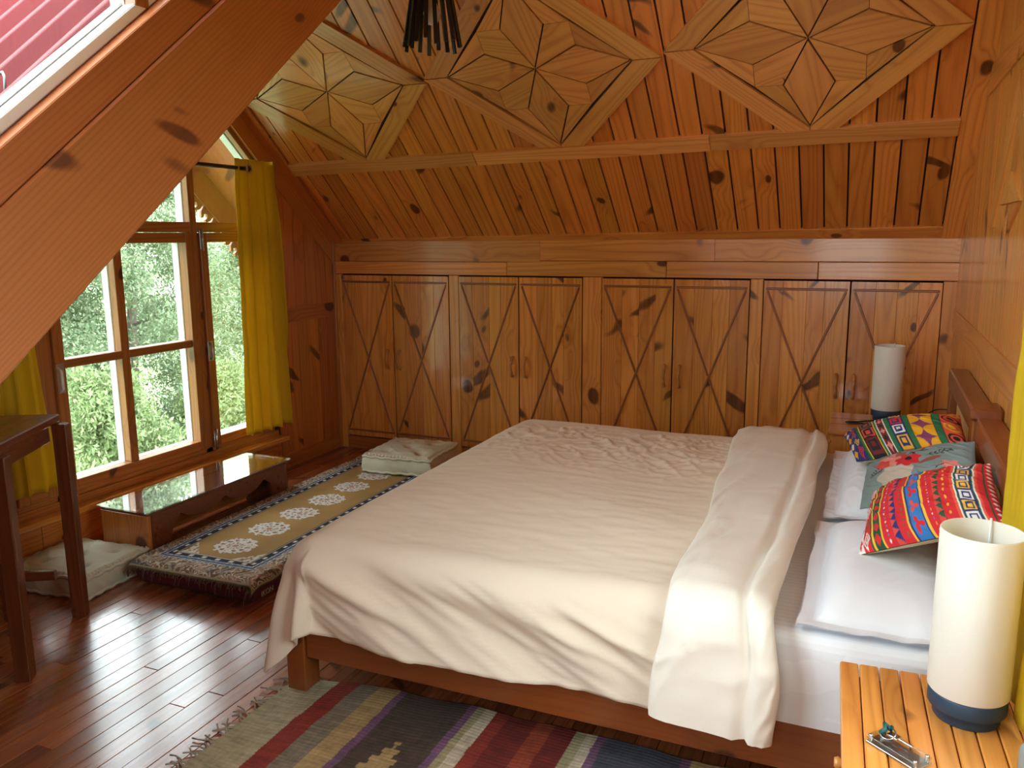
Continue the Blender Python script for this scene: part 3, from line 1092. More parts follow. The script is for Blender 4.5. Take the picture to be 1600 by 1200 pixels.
# headboard: top rail in two halves with a post between, narrow light slats below
HB = .385
bx('top_rail', (HB - .035, 2.13, .900), (HB + .043, 3.115, .985), M['bed_wood'], bed, 1, .006)
bx('top_rail', (HB - .035, 3.225, .900), (HB + .043, 4.262, .985), M['bed_wood'], bed, 1, .006)
bx('headboard_post', (HB - .045, 3.118, .285), (HB + .042, 3.222, .975), M['bed_wood'], bed, 2, .005)
bx('post_cap', (HB - .055, 3.106, .9752), (HB + .043, 3.234, 1.02), M['bed_wood'], bed, 1, .008)
for yy in (2.13, 4.17):
    bx('headboard_post', (HB - .03, yy, .0), (HB + .04, yy + .085, .90), M['bed_wood'], bed, 2, .004)
bx('lower_rail', (HB - .02, 2.216, .30), (HB + .03, 3.117, .37), M['bed_wood'], bed, 1)
bx('lower_rail', (HB - .02, 3.223, .30), (HB + .03, 4.169, .37), M['bed_wood'], bed, 1)
for a, b in ((2.22, 3.112), (3.228, 4.166)):
    n = int((b - a) / .036)
    for i in range(n):
        yy = a + (b - a) * i / n
        bx('headboard_slat', (HB + .0, yy + .003, .371), (HB + .018, yy + (b - a) / n - .003, .899), M['slat_light'], bed, 2, .004)

# mattress under a fitted white sheet
def rounded_slab(lo, hi, r, n=18, puff=0.0, nf=None):
    """closed rounded slab as (nu, nv) grid around the long section: superellipse rings"""
    cx, cy_, cz = [(lo[i] + hi[i]) / 2 for i in range(3)]
    hx, hy, hz = [(hi[i] - lo[i]) / 2 for i in range(3)]
    return cx, cy_, cz, hx, hy, hz


def sheet_block(name, lo, hi, r, mat, parent=None, nu=60, nv=60, wr=.004, seed=3):
    """box with rounded edges made of one wrapped grid (top, sides), used for mattresses"""
    W, D, Hh = hi[0] - lo[0], hi[1] - lo[1], hi[2] - lo[2]

    def axis(n, L):
        side = np.linspace(-(Hh), 0, 9)[:-1]
        mid = np.linspace(0, L, n)
        return np.concatenate([side, mid, L - side[::-1]])
    U, V = np.meshgrid(axis(nu, W), axis(nv, D), indexing='ij')
    ox = np.maximum(0, -U) + np.maximum(0, U - W)
    oy = np.maximum(0, -V) + np.maximum(0, V - D)
    d = np.maximum(ox, oy)
    X = np.clip(U, 0, W)
    Y = np.clip(V, 0, D)
    # round: pull in near the edge
    ex = np.minimum(X, W - X)
    ey = np.minimum(Y, D - Y)
    e = np.minimum(ex, ey)
    fall = np.where(e < r, r - np.sqrt(np.maximum(0, r * r - (r - e) ** 2)), 0) * (d <= 0)
    sidez = np.minimum(d, Hh)
    Z = hi[2] - fall * .9 - np.where(d > 0, np.maximum(sidez, r * .9), 0)
    nz = fbm(U * 6, V * 6, seed, 4)
    X2, Y2 = lo[0] + X, lo[1] + Y
    sidep = (d > 0) & (d < Hh * .98)
    Z = Z + wr * nz * (d <= 0)
    Y2 = Y2 + np.where(sidep & (oy >= ox), wr * 1.6 * fbm(U * 5, d * 14 + U, seed + 3, 4) - .002, 0)
    P = np.stack([X2, Y2, Z], -1)
    return grid_obj(name, P, mat, parent)


mat_t = thing('mattress', 'thick mattress under a white striped fitted sheet', 'mattress', (-.7, 3.2, .286))
sheet_block('fitted_sheet', (-1.765, 2.178, .2865), (.345, 4.225, .545), .03, M['sheet'], mat_t, 90, 90)
bx('underside', (-1.75, 2.2, .2862), (.33, 4.2, .30), M['beige_cloth'], mat_t, bev=0)


# duvet: a flat cloth laid over the mattress, edges rolled over and hanging
def drape(name, xh, xf, ynear, yfar, ztop, r, dx_max, dy_max, mat, parent=None, nx=230, ny=260):
    px = np.linspace(0, (xh - xf) + dx_max, nx)
    py = np.linspace(-dy_max, (yfar - ynear) + dy_max, ny)
    A, B = np.meshgrid(px, py, indexing='ij')
    LX, LY = xh - xf, yfar - ynear
    dx = np.maximum(0, A - LX)
    dy = np.where(B < 0, B, np.where(B > LY, B - LY, 0.0))
    d = np.hypot(dx, dy)
    dmax = .53
    d_eff = np.where(d > .5, .5 + .12 * (1 - np.exp(-(d - .5) / .12)), d)
    ux, uy = np.where(d > 0, dx / np.maximum(d, 1e-6), 0), np.where(d > 0, dy / np.maximum(d, 1e-6), 0)
    r = r + .045 * np.clip(ux, 0, 1)
    arc = r * math.pi / 2
    flare = .06 + .15 * np.clip(ux, 0, 1)
    h = np.where(d_eff < arc, r * np.sin(np.minimum(d_eff, arc) / r), r + flare * (d_eff - arc))
    g = np.where(d_eff < arc, r * (1 - np.cos(np.minimum(d_eff, arc) / r)), r + (d_eff - arc) * .985)
    X = xh - np.minimum(A, LX)
    Y = ynear + np.clip(B, 0, LY)
    # soft body: thicker towards the middle, dips before the foot edge
    body = .030 * sstep(0, .6, np.minimum(np.minimum(B, LY - B), LX - A + .25))
    Z = ztop - .03 + body
    # wrinkles on the top
    cru = sstep(1.9, .3, np.hypot((X + 1.05) / .75, (Y - 3.85) / .45))
    n1 = fbm(X * 1.6 + .3 * Y, Y * 1.6, 5, 2)
    wx, wy = X + .05 * fbm(X * 5, Y * 5, 61, 2), Y + .05 * fbm(X * 5, Y * 5, 71, 2)
    rid = 1 - np.abs(2 * fbm(wx * 8.0 + wy * 6.0, wy * 3.6 - wx * 2.8, 21, 3))
    rid2 = 1 - np.abs(2 * fbm(wx * 5.0 - wy * 11, wy * 4.5 + wx * 6.0, 33, 3))
    topm = np.exp(-(d / .07) ** 2)
    edge = sstep(.0, .12, np.minimum(LY - B, LX - A + .3))
    Zt = .014 * n1 + edge * cru * (.013 * (rid ** 4 - .3) + .009 * (rid2 ** 4 - .3)) + .0035 * fbm(X * 9, Y * 26, 8, 2)
    # side folds running down and towards the head
    s = d_eff
    near = (uy < -.3)
    ph = X * 5.2 + s * 4.6
    ph = X * 4.0 - s * 8.5
    fold = np.sin(ph * 2.0 + 3.0 * fbm(X * 2.0, s * 1.5, 9, 2)) * .55 + 1.6 * fbm(X * 5 - s * 11, s * 2.5 + X * .8, 12, 3)
    famp = .030 * sstep(.02, .22, s)
    ang = np.arctan2(dy, np.maximum(dx, 1e-5))
    cor = (dx > .02) & (np.abs(dy) > .02)
    cfold = np.where(cor, .030 * np.sin(ang * 9.0 + 1.0) * sstep(.1, .4, s), 0)
    foot = (ux > .6) & ~cor
    ffold = np.where(foot, .02 * np.sin(Y * 17 + 2 * fbm(Y * 3, s * 3, 4, 2)) * sstep(.05, .3, s), 0)
    out = h + np.where(near & ~cor, fold * famp, 0) + cfold + ffold
    X = X - ux * out
    Y = Y + uy * out
    Z = Z - g + Zt * topm
    # hem of the near side rises and falls a little
    Z = Z + np.where(near & ~cor, .015 * fbm(X * 3, X * 0 + 1.5, 40, 2) * sstep(.2, .4, s), 0)
    Z = np.maximum(Z, .035)
    return grid_obj(name, np.stack([X, Y, Z], -1), mat, parent, flip=True)


duvet = thing('duvet', 'rumpled cream duvet spread over the bed', 'duvet', (-.9, 3.2, .55))
dc = drape('duvet_cover', -.19, -1.69, 2.255, 4.17, .618, .115, .52, .395, M['duvet'], duvet)
sd = dc.modifiers.new('thickness', 'SOLIDIFY')
sd.thickness = .012
sd.offset = -1


def band(name, mat, parent):
    """turned-back end of the duvet: a flattened roll swept across the bed and down its near side"""
    # path across y
    yn, yf, zt, r = 2.20, 4.17, .618, .10
    path = []
    for y_ in np.linspace(4.26, yf, 4):
        path.append((y_, .52 + .108 * (4.26 - y_) / .09, 0.6, .8))
    for y_ in np.linspace(yf - .03, yn, 90):
        path.append((y_, zt, 0.0, 1.0))
    for a in np.linspace(0, math.pi / 2, 16)[1:]:
        path.append((yn - r * math.sin(a), zt - r * (1 - math.cos(a)), -math.sin(a), math.cos(a)))
    for q in np.linspace(0, .235, 26)[1:]:
        path.append((yn - r - .06 * q, zt - r - q, -1.0, .05))
    path = np.array(path)
    n = 64
    th = np.linspace(0, 2 * np.pi, n, endpoint=False)
    P = np.zeros((len(path), n, 3))
    for i, (yy, zz, ny_, nz_) in enumerate(path):
        f = i / (len(path) - 1)
        xl = -.575 + .10 * sstep(0, .65, f) - .03 * sstep(.8, 1, f)
        xr = -.165 + .03 * math.sin(f * 7) * .5 + .008 * math.sin(f * 17)
        c, hw = (xl + xr) / 2, (xr - xl) / 2
        tk = .026 + .006 * math.sin(f * 9)
        ce, se = np.cos(th), np.sin(th)
        ox = c + hw * np.sign(ce) * np.abs(ce) ** .55
        on = tk * np.sign(se) * np.abs(se) ** .8
        right = sstep(xr - .12, xr - .03, ox)
        # seam groove along the right-hand roll
        on = on * (1 + .25 * right) - .024 * np.exp(-((ox - (xr - .075)) / .011) ** 2) * (se > 0)
        wr = .014 * fbm(ox * 8 + 3 + 1.5 * f, np.full(n, f * 4.5), 17, 3) + .010 * (1 - np.abs(2 * fbm(ox * 12 + f * 5, np.full(n, f * 7) + ox * 3, 51, 3))) ** 3
        on = on + wr * (se > -.2)
        P[i, :, 0] = ox + .006 * np.sin(f * 23 + th)
        P[i, :, 1] = yy + on * ny_
        P[i, :, 2] = zz + on * nz_
    # hem lower on the head side
    drop = sstep(.84, 1.0, np.linspace(0, 1, len(path)))[:, None]
    P[:, :, 2] -= drop * .035 * (P[:, :, 0] + .5)
    return grid_obj(name, P, mat, parent, wrap_v=True)


bo = band('turned_back_end', M['duvet_lining'], duvet)
# close the open hem of the roll with a shallow inner face
hem = np.array([v.co[:] for v in bo.data.vertices]).reshape(-1, 64, 3)[-1]
mobj('hem', hem.tolist(), [tuple(range(64))], M['duvet_lining'], duvet)
bo['label'] = 'whiter turned-back end of the duvet'


# ------------------------------------------------------------------ pillows and cushions
def patch(c00, c10, c11, c01, nu, nv):
    u = np.linspace(0, 1, nu)[:, None, None]
    v = np.linspace(0, 1, nv)[None, :, None]
    c00, c10, c11, c01 = map(np.array, (c00, c10, c11, c01))
    return (c00 * (1 - u) * (1 - v) + c10 * u * (1 - v) + c11 * u * v + c01 * (1 - u) * v), u[..., 0] + v[..., 0] * 0, v[..., 0] + u[..., 0] * 0


def cushion_pair(corners, puff_up, puff_dn, nu, nv, pinch=.05, seed=1, wr=.006, power=.55):
    P, u, v = patch(*corners, nu, nv)
    c = P.mean((0, 1))
    a, b = 2 * u - 1, 2 * v - 1
    # sides curve inwards between pinched corners
    k = 1 - pinch * (1 - np.abs(a) ** 2) * np.abs(b) ** 3
    k2 = 1 - pinch * (1 - np.abs(b) ** 2) * np.abs(a) ** 3
    eu = (np.array(corners[1]) + np.array(corners[2]) - np.array(corners[0]) - np.array(corners[3])) / 4
    ev = (np.array(corners[3]) + np.array(corners[2]) - np.array(corners[0]) - np.array(corners[1])) / 4
    P = P + (k2 - 1)[..., None] * a[..., None] * eu + (k - 1)[..., None] * b[..., None] * ev
    n = np.cross(eu, ev)
    n = n / np.linalg.norm(n)
    shape = np.clip((1 - a ** 2) * (1 - b ** 2), 0, 1) ** power
    rim = sstep(0, .12, np.minimum(1 - np.abs(a), 1 - np.abs(b)))
    w = wr * fbm(u * 5, v * 5, seed, 4) * rim + wr * .9 * (1 - np.abs(2 * fbm(u * 4 + v * 5, v * 3 - u * 2, seed + 8, 3))) ** 3 * rim
    up = P + n * (puff_up * shape + w)[..., None]
    dn = P - n * (puff_dn * shape + .002)[..., None]
    return up, dn, u, v


def cushion(name, label, corners, fn, pu, pd, nu=150, nv=110, seed=1, group=None, pinch=.05):
    up, dn, u, v = cushion_pair(corners, pu, pd, nu, nv, pinch, seed)
    base = np.mean(np.array(corners), 0)
    t = thing(name, label, 'cushion', tuple(base), group=group)
    grid_obj('printed_front', up, M['print_cloth'], t, color=fn(u, v))
    grid_obj('plain_back', dn[::3, ::3], M['beige_cloth'], t, flip=True)
    loop = [up[i, 0] for i in range(0, nu, 6)] + [up[-1, j] for j in range(0, nv, 6)] + [up[i, -1] for i in range(nu - 1, -1, -6)] + [up[0, j] for j in range(nv - 1, -1, -6)]
    return t


C = {k: np.array(srgb(*v)) for k, v in dict(red=(214, 34, 44), navy=(35, 45, 110), yellow=(240, 190, 60), green=(35, 110, 70), blue=(50, 120, 190), white=(235, 232, 225), dgreen=(30, 80, 50),
     orange=(230, 90, 60), black=(30, 26, 30), maroon=(115, 30, 40), purple=(135, 60, 105), teal=(128, 146, 145), pink=(232, 140, 130), beige=(200, 185, 170), gold=(236, 170, 30), coral=(220, 75, 70), brown=(150, 85, 70)).items()}


def full(c, u):
    return np.broadcast_to(C[c], u.shape + (3,)).copy()


def cellr(v, n):
    f = v * n
    return f - np.floor(f) - .5, np.floor(f)


def bands_pattern(bands):
    def fn(u, v):
        out = full('red', u)
        for (a, b, base, motif, col, n) in bands:
            m = (u >= a) & (u < b)
            uu = (u - a) / (b - a) - .5
            vv, vi = cellr(v, n)
            out[m] = C[base]
            k = None
            if motif == 'tri':
                k = np.abs(vv) < (uu + .5) * .5
            elif motif == 'dia':
                k = np.abs(uu) + np.abs(vv) < .42
            elif motif == 'dot':
                k = uu ** 2 + (vv * .9) ** 2 < .05
            elif motif == 'sq':
                q = np.maximum(np.abs(uu), np.abs(vv))
                k = (q < .42) & (q > .30) | (q < .16)
            elif motif == 'geo':
                q = np.abs(uu * 1.1 + .12 * np.sin(v * 40)) + np.abs(vv)
                k = (q < .5) & (q > .36) | (q < .24) & (q > .12)
            elif motif == 'flower':
                r = np.hypot(uu, vv)
                th = np.arctan2(uu, vv)
                k = r < .28 + .16 * np.cos(3 * th + 1.5)
            elif motif == 'star':
                k = np.abs(uu) ** .6 + np.abs(vv) ** .6 < .72
            elif motif == 'ring':
                r = np.hypot(uu, vv)
                k = (r < .42) & (r > .30) | (r < .18)
            elif motif == 'line':
                k = np.abs(uu) < .18
            if k is not None:
                cols = col if isinstance(col, tuple) else (col,)
                for ci, cn in enumerate(cols):
                    mk = m & k & ((vi % len(cols)) == ci)
                    out[mk] = C[cn]
        return out
    return fn


red_print = bands_pattern([
    (0, .06, 'white', 'dia', ('red', 'navy'), 7), (.06, .13, 'red', 'geo', ('white', 'dgreen'), 6), (.13, .145, 'dgreen', '', '', 1), (.145, .16, 'yellow', '', '', 1),
    (.16, .225, 'dgreen', 'dia', 'red', 9), (.225, .24, 'yellow', '', '', 1), (.24, .27, 'red', '', '', 1), (.27, .295, 'red', 'dot', ('white', 'blue'), 26), (.295, .325, 'red', '', '', 1),
    (.325, .375, 'coral', 'tri', 'navy', 14), (.375, .41, 'red', '', '', 1), (.41, .435, 'red', 'dot', 'green', 18), (.435, .45, 'red', '', '', 1), (.45, .465, 'yellow', '', '', 1), (.465, .475, 'navy', '', '', 1),
    (.475, .565, 'blue', 'flower', ('red', 'coral'), 6), (.565, .575, 'navy', '', '', 1), (.575, .59, 'yellow', '', '', 1), (.59, .62, 'red', '', '', 1), (.62, .64, 'red', 'dot', ('white', 'yellow', 'blue'), 26),
    (.64, .665, 'red', '', '', 1), (.665, .705, 'coral', 'tri', 'dgreen', 13), (.705, .725, 'red', '', '', 1), (.725, .755, 'red', 'dot', 'yellow', 12), (.755, .785, 'red', '', '', 1),
    (.785, .80, 'orange', '', '', 1), (.80, .81, 'white', '', '', 1), (.81, .82, 'dgreen', '', '', 1), (.82, .90, 'navy', 'sq', ('white', 'yellow'), 8), (.90, .91, 'dgreen', '', '', 1), (.91, .92, 'white', '', '', 1),
    (.92, .935, 'orange', '', '', 1), (.935, .96, 'red', '', '', 1), (.96, .97, 'dgreen', '', '', 1), (.97, 1.01, 'red', 'dot', 'white', 14)])
green_print = bands_pattern([
    (0, .07, 'navy', 'dia', ('gold', 'white'), 5), (.07, .145, 'navy', 'geo', ('red', 'yellow', 'coral'), 5), (.145, .16, 'dgreen', '', '', 1), (.16, .18, 'green', '', '', 1), (.18, .19, 'yellow', '', '', 1),
    (.19, .33, 'black', 'sq', ('maroon', 'coral', 'brown'), 4), (.33, .34, 'yellow', '', '', 1), (.34, .36, 'green', '', '', 1), (.36, .37, 'white', '', '', 1), (.37, .43, 'maroon', 'star', ('pink', 'black'), 8),
    (.43, .44, 'white', '', '', 1), (.44, .48, 'green', '', '', 1), (.48, .485, 'black', '', '', 1), (.485, .60, 'navy', 'sq', ('gold', 'white', 'red'), 5), (.60, .605, 'black', '', '', 1), (.605, .645, 'green', '', '', 1),
    (.645, .65, 'black', '', '', 1), (.65, .82, 'gold', 'star', 'purple', 4), (.82, .825, 'black', '', '', 1), (.825, .875, 'green', '', '', 1), (.875, .88, 'black', '', '', 1), (.88, 1.01, 'orange', 'ring', ('black', 'gold'), 4)])


def floral_print(u, v):
    out = full('teal', u)

    def blob(cx, cy_, r, col, pet=0, amp=.0, sq=1.0, rot=0.0):
        dx, dy = (u - cx), (v - cy_) * sq
        x_ = dx * math.cos(rot) + dy * math.sin(rot)
        y_ = -dx * math.sin(rot) + dy * math.cos(rot)
        rr = np.hypot(x_, y_ * 1.0)
        th = np.arctan2(y_, x_)
        m = rr < r * (1 + amp * np.cos(pet * th + cx * 9))
        out[m] = C[col]

    def leaf(cx, cy_, a, b, rot, col):
        dx, dy = (u - cx), (v - cy_) * .8
        x_ = dx * math.cos(rot) + dy * math.sin(rot)
        y_ = -dx * math.sin(rot) + dy * math.cos(rot)
        out[(x_ / a) ** 2 + (y_ / b) ** 2 < 1] = C[col]
    for i in range(5):
        leaf(.16 + .03 * i, .42 + .01 * i, .022, .006, .9, 'black')
        leaf(.16 + .03 * i, .47 + .01 * i, .022, .006, -.9, 'black')
    leaf(.22, .45, .09, .004, .1, 'black')
    blob(.42, .30, .17, 'beige', 5, .12, .8)
    blob(.38, .62, .12, 'pink', 6, .12, .8)
    blob(.30, .56, .07, 'coral', 5, .15, .8)
    blob(.47, .74, .05, 'brown', 4, .2, .8)
    blob(.54, .56, .11, 'red', 7, .14, .8)
    blob(.55, .57, .028, 'black', 0, 0, .8)
    leaf(.72, .50, .10, .03, .55, 'brown')
    leaf(.66, .88, .10, .03, .25, 'coral')
    leaf(.56, .86, .07, .025, .3, 'coral')
    leaf(.60, .76, .12, .005, .5, 'black')
    leaf(.66, .74, .05, .012, -.2, 'black')
    leaf(.58, .72, .012, .03, .4, 'black')
    leaf(.80, .64, .12, .004, .35, 'black')
    for i in range(5):
        leaf(.73 + .035 * i, .63 + .022 * i, .02, .006, 1.1, 'black')
        leaf(.74 + .035 * i, .59 + .022 * i, .02, .006, -.5, 'black')
    blob(.86, .40, .06, 'pink', 5, .2, .8)
    leaf(.80, .36, .06, .004, .6, 'black')
    return out


# corners: low near, high near (by the headboard), high far, low far
cushion('cushion', 'red striped folk-print cushion nearest the front lamp', [(.012, 2.55, .655), (.338, 2.235, .90), (.340, 2.62, .955), (.060, 3.10, .70)], red_print, .075, .05, 220, 150, 1, 'cushions on the bed', .03)
cushion('cushion', 'grey-teal cushion with a red and pink flower print', [(.008, 3.10, .625), (.335, 2.70, .85), (.338, 3.00, .93), (.030, 3.66, .655)], floral_print, .06, .045, 180, 140, 2, 'cushions on the bed', .03)
cushion('cushion', 'green and yellow geometric-print cushion nearest the far lamp', [(-.015, 3.52, .69), (.334, 3.10, .885), (.338, 3.50, .915), (-.080, 3.98, .69)], green_print, .085, .065, 200, 140, 4, 'cushions on the bed', .02)


def pillow(label, lo, hi, z0, th, seed, rot=0.0):
    nu, nv = 80, 120
    t = thing('pillow', label, 'pillow', ((lo[0] + hi[0]) / 2, (lo[1] + hi[1]) / 2, z0), rot, group='white pillows')
    u = np.linspace(-1, 1, nu)[:, None] + np.zeros((1, nv))
    v = np.linspace(-1, 1, nv)[None, :] + np.zeros((nu, 1))
    hx, hy = (hi[0] - lo[0]) / 2, (hi[1] - lo[1]) / 2
    fx, fy = 1 - .045 / hx, 1 - .045 / hy            # flange
    a, b = np.clip(u / fx, -1, 1), np.clip(v / fy, -1, 1)
    sh = np.clip((1 - a ** 4) * (1 - b ** 4), 0, 1) ** .6
    fl = np.maximum(sstep(fx - .02, 1, np.abs(u)), sstep(fy - .02, 1, np.abs(v)))
    ruff = (.006 + .012 * fbm(v * 4, u * 3, seed + 2, 2)) * fl
    w = .006 * fbm(u * 2, v * 3, seed, 2) + (.0015 if seed == 6 else .005) * (1 - np.abs(2 * fbm(u * 3 + v * 3, v * 4 - u * 2, seed + 5, 2))) ** 3
    X = u * hx + .010 * fbm(v * 4, u, seed + 1, 2) * fl
    Y = v * hy + .010 * fbm(u * 4, v, seed + 3, 2) * fl
    zb = th * .14
    top = np.stack([X, Y, zb + th * .84 * sh + w + ruff], -1)
    bot = np.stack([X, Y, zb - zb * sh - .003 + ruff], -1)
    m = Matrix.Translation(((lo[0] + hi[0]) / 2, (lo[1] + hi[1]) / 2, z0)) @ Matrix.Rotation(rot, 4, 'Z')
    grid_obj('pillow_top', top, M['pillow'], t, m)
    grid_obj('pillow_underside', bot, M['pillow'], t, m, flip=True)
    return t


pillow('smooth white satin pillow under the red striped cushion', (-.128, 2.20), (.335, 3.08), .549, .115, 6)
pillow('creased white pillow under the green and yellow cushion', (-.115, 3.13), (.335, 4.15), .549, .115, 9)


# ------------------------------------------------------------------ nightstands and lamps
def nightstand(label, x0, y0, x1, y1, zt, rz, along_y, pivot, n):
    t = thing('nightstand', label, 'nightstand', (pivot[0], pivot[1], 0), rz, group='pair of nightstands')
    W = wm(t)

    def nb(name, lo, hi, mat, g=None, parent=t, bev=.003):
        d = [hi[i] - lo[i] for i in range(3)]
        g = int(np.argmax(d)) if g is None else g
        e = [Vector((1, 0, 0)), Vector((0, 1, 0)), Vector((0, 0, 1))]
        R3 = W.to_3x3()
        return board(name, W @ Vector(lo), R3 @ e[g], R3 @ e[(g + 1) % 3], d[g], d[(g + 1) % 3], d[(g + 2) % 3], mat, parent, bev)
    dx, dy = x1 - x0, y1 - y0
    lx, ly = x0 - pivot[0], y0 - pivot[1]
    if along_y:
        for i in range(n):
            a = lx + dx * i / n
            nb('top_board', (a + .0012, ly, zt - .022), (a + dx / n - .0012, ly + dy, zt), M['night_wood'], 1)
    else:
        for i in range(n):
            a = ly + dy * i / n
            nb('top_board', (lx, a + .0006, zt - .022), (lx + dx, a + dy / n - .0006, zt), M['night_wood'], 0)
    b0, b1 = lx + .02, lx + dx - .02
    c0, c1 = ly + .02, ly + dy - .02
    nb('side_panel', (b0, c0, .06), (b1, c0 + .018, zt - .023), M['night_wood'], 2)
    nb('side_panel', (b0, c1 - .018, .06), (b1, c1, zt - .023), M['night_wood'], 2)
    nb('back_panel', (b1 - .014, c0 + .019, .06), (b1, c1 - .019, zt - .023), M['night_wood'], 2)
    nb('bottom_panel', (b0 + .02, c0 + .019, .08), (b1 - .016, c1 - .019, .10), M['night_wood'], 1)
    dr = nb('drawer', (b0 + .002, c0 + .022, zt - .20), (b0 + .02, c1 - .022, zt - .03), M['night_wood'], 1)
    k0 = W @ Vector((b0 + .002, (c0 + c1) / 2, zt - .115))
    ux = (W.to_3x3() @ Vector((-1, 0, 0)))
    tube('knob', [k0, k0 + ux * .012, k0 + ux * .02, k0 + ux * .028], [.006, .006, .014, .010], M['handle'], dr, 10)
    nb('cupboard_door', (b0 + .002, c0 + .022, .11), (b0 + .02, c1 - .022, zt - .21), M['night_wood'], 2)
    for a in (b0, b1 - .04):
        for c in (c0, c1 - .04):
            nb('foot', (a, c, 0), (a + .04, c + .04, .059), M['night_wood'], 2)
    return t


nightstand('slatted honey-brown nightstand in the foreground holding the key tag', -.016, 1.50, .412, 1.975, .60, math.radians(2.5), True, (-.016, 1.975), 10)
nightstand('honey-brown nightstand in the far corner beside the cupboards', -.165, 4.46, .425, 4.95, .60, 0.0, False, (0, 0), 2)


def lamp(label, x_, y_, z_):
    t = thing('table_lamp', label, 'lamp', (x_, y_, z_), group='pair of bedside lamps')
    m = Matrix.Translation((x_, y_, z_))
    lathe('base', [(0, 0), (.062, 0), (.064, .003), (.064, .022), (.073, .025), (.075, .028), (.075, .056), (.073, .060), (0, .060)], M['lamp_base'], t, m, 48)
    lathe('shade', [(.0745, .060), (.0775, .064), (.0775, .405), (.0760, .408), (.0745, .405), (.0735, .07)], M['lamp_shade'], t, m, 56)
    tube('shade_wire', [(x_ + .022, y_ + .074, z_ + .412), (x_ + .022, y_ + .068, z_ + .405), (x_ + .022, y_ + .0665, z_ + .39), (x_ + .022, y_ + .0665, z_ + .08)], .0026, M['white_paint'], t, 6)
    lathe('bulb_holder', [(0, .061), (.02, .061), (.02, .12), (0, .12)], M['white_paint'], t, m, 16)
    lathe('bulb', [(.0, .121), (.013, .122), (.016, .14), (.03, .175), (.028, .20), (.012, .215), (0, .217)], M['bulb'], t, m, 20)
    return t


lamp('cream cylinder lamp on the front nightstand, largest in view', .236, 1.832, .6005)
far_lamp = lamp('cream cylinder lamp on the far nightstand in front of the cupboard door', .108, 4.835, .6005)
cd = [(.06, 4.77, .605), (.02, 4.74, .606), (-.03, 4.70, .606), (-.07, 4.69, .606), (-.085, 4.675, .606), (-.06, 4.66, .606), (.0, 4.665, .606), (.08, 4.68, .606), (.16, 4.70, .606), (.20, 4.70, .61)]


def smooth_path(pts, n=6):
    P = np.array(pts, float)
    out = []
    for i in range(len(P) - 1):
        a, b, c, d = P[max(i - 1, 0)], P[i], P[i + 1], P[min(i + 2, len(P) - 1)]
        for t_ in np.linspace(0, 1, n, endpoint=False):
            out.append(.5 * ((2 * b) + (c - a) * t_ + (2 * a - 5 * b + 4 * c - d) * t_ ** 2 + (3 * b - a - 3 * c + d) * t_ ** 3))
    out.append(P[-1])
    return out


cord = thing('lamp_cord', 'black lamp cord with adapter lying on the far nightstand', 'cord', (.0, 4.69, .6))
tube('cable', smooth_path(cd), .0042, M['black'], cord, 6)
bx('adapter', (.195, 4.68, .601), (.275, 4.72, .628), M['black'], cord, bev=.004)
tube('cable', smooth_path([(.27, 4.70, .62), (.29, 4.70, .66), (.33, 4.68, .70), (.37, 4.66, .712), (.41, 4.65, .712)]), .0035, M['black'], cord, 6)
tube('plug', [(.395, 4.652, .712), (.40, 4.65, .712), (.436, 4.64, .711)], [.006, .009, .008], M['black'], cord, 8)

# key tag
kt = thing('key_tag', 'clear acrylic key tag with key ring on the front nightstand', 'key tag', (.10, 1.63, .6))
KM = Matrix.Translation((.103, 1.635, .611)) @ Matrix.Rotation(math.radians(-38), 4, 'Z')


def kb(name, lo, hi, mat):
    v_, f_ = box_geo(lo, hi, .0008)
    return mobj(name, v_, f_, mat, kt, KM)


kb('acrylic_plate', (-.055, -.024, 0), (.055, .024, .006), M['clear'])
kb('steel_plate', (-.055, -.024, -.0085), (.055, .024, -.0062), M['steel'])
for a, b in ((-.049, -.018), (-.049, .018), (.049, -.018), (.049, .018)):
    lathe('stud', [(0, -.0095), (.004, -.0095), (.004, .0072), (.003, .0085), (0, .0088)], M['steel'], kt, KM @ Matrix.Translation((a, b, 0)), 12)
ring_pts = [(KM @ Vector((-.030 + .014 * math.cos(a), .008 + .014 * math.sin(a), .012 + .005 * math.sin(a)))) for a in np.linspace(0, 2 * math.pi, 22)]
tube('key_ring', ring_pts, .0014, M['steel'], kt, 6)
kb('key_bow', (-.035, .010, .0065), (-.012, .026, .009), M['steel'])
kb('key_blade', (-.012, .015, .0065), (.018, .020, .0085), M['steel'])
tube('cord_knot', [KM @ Vector(p) for p in ((-.042, .0, .008), (-.036, .008, .018), (-.045, .016, .022), (-.034, .022, .014), (-.028, .014, .024), (-.040, .026, .012))], .005, M['teal'], kt, 7)

gm = thing('small_container', 'small grey rounded container at the near edge of the front nightstand', 'container', (.335, 1.62, .6))
lathe('body', [(0, 0), (.016, 0), (.018, .003), (.018, .045), (.016, .056), (.010, .064), (0, .066)], M['grey'], gm, Matrix.Translation((.324, 1.655, .6005)), 24)


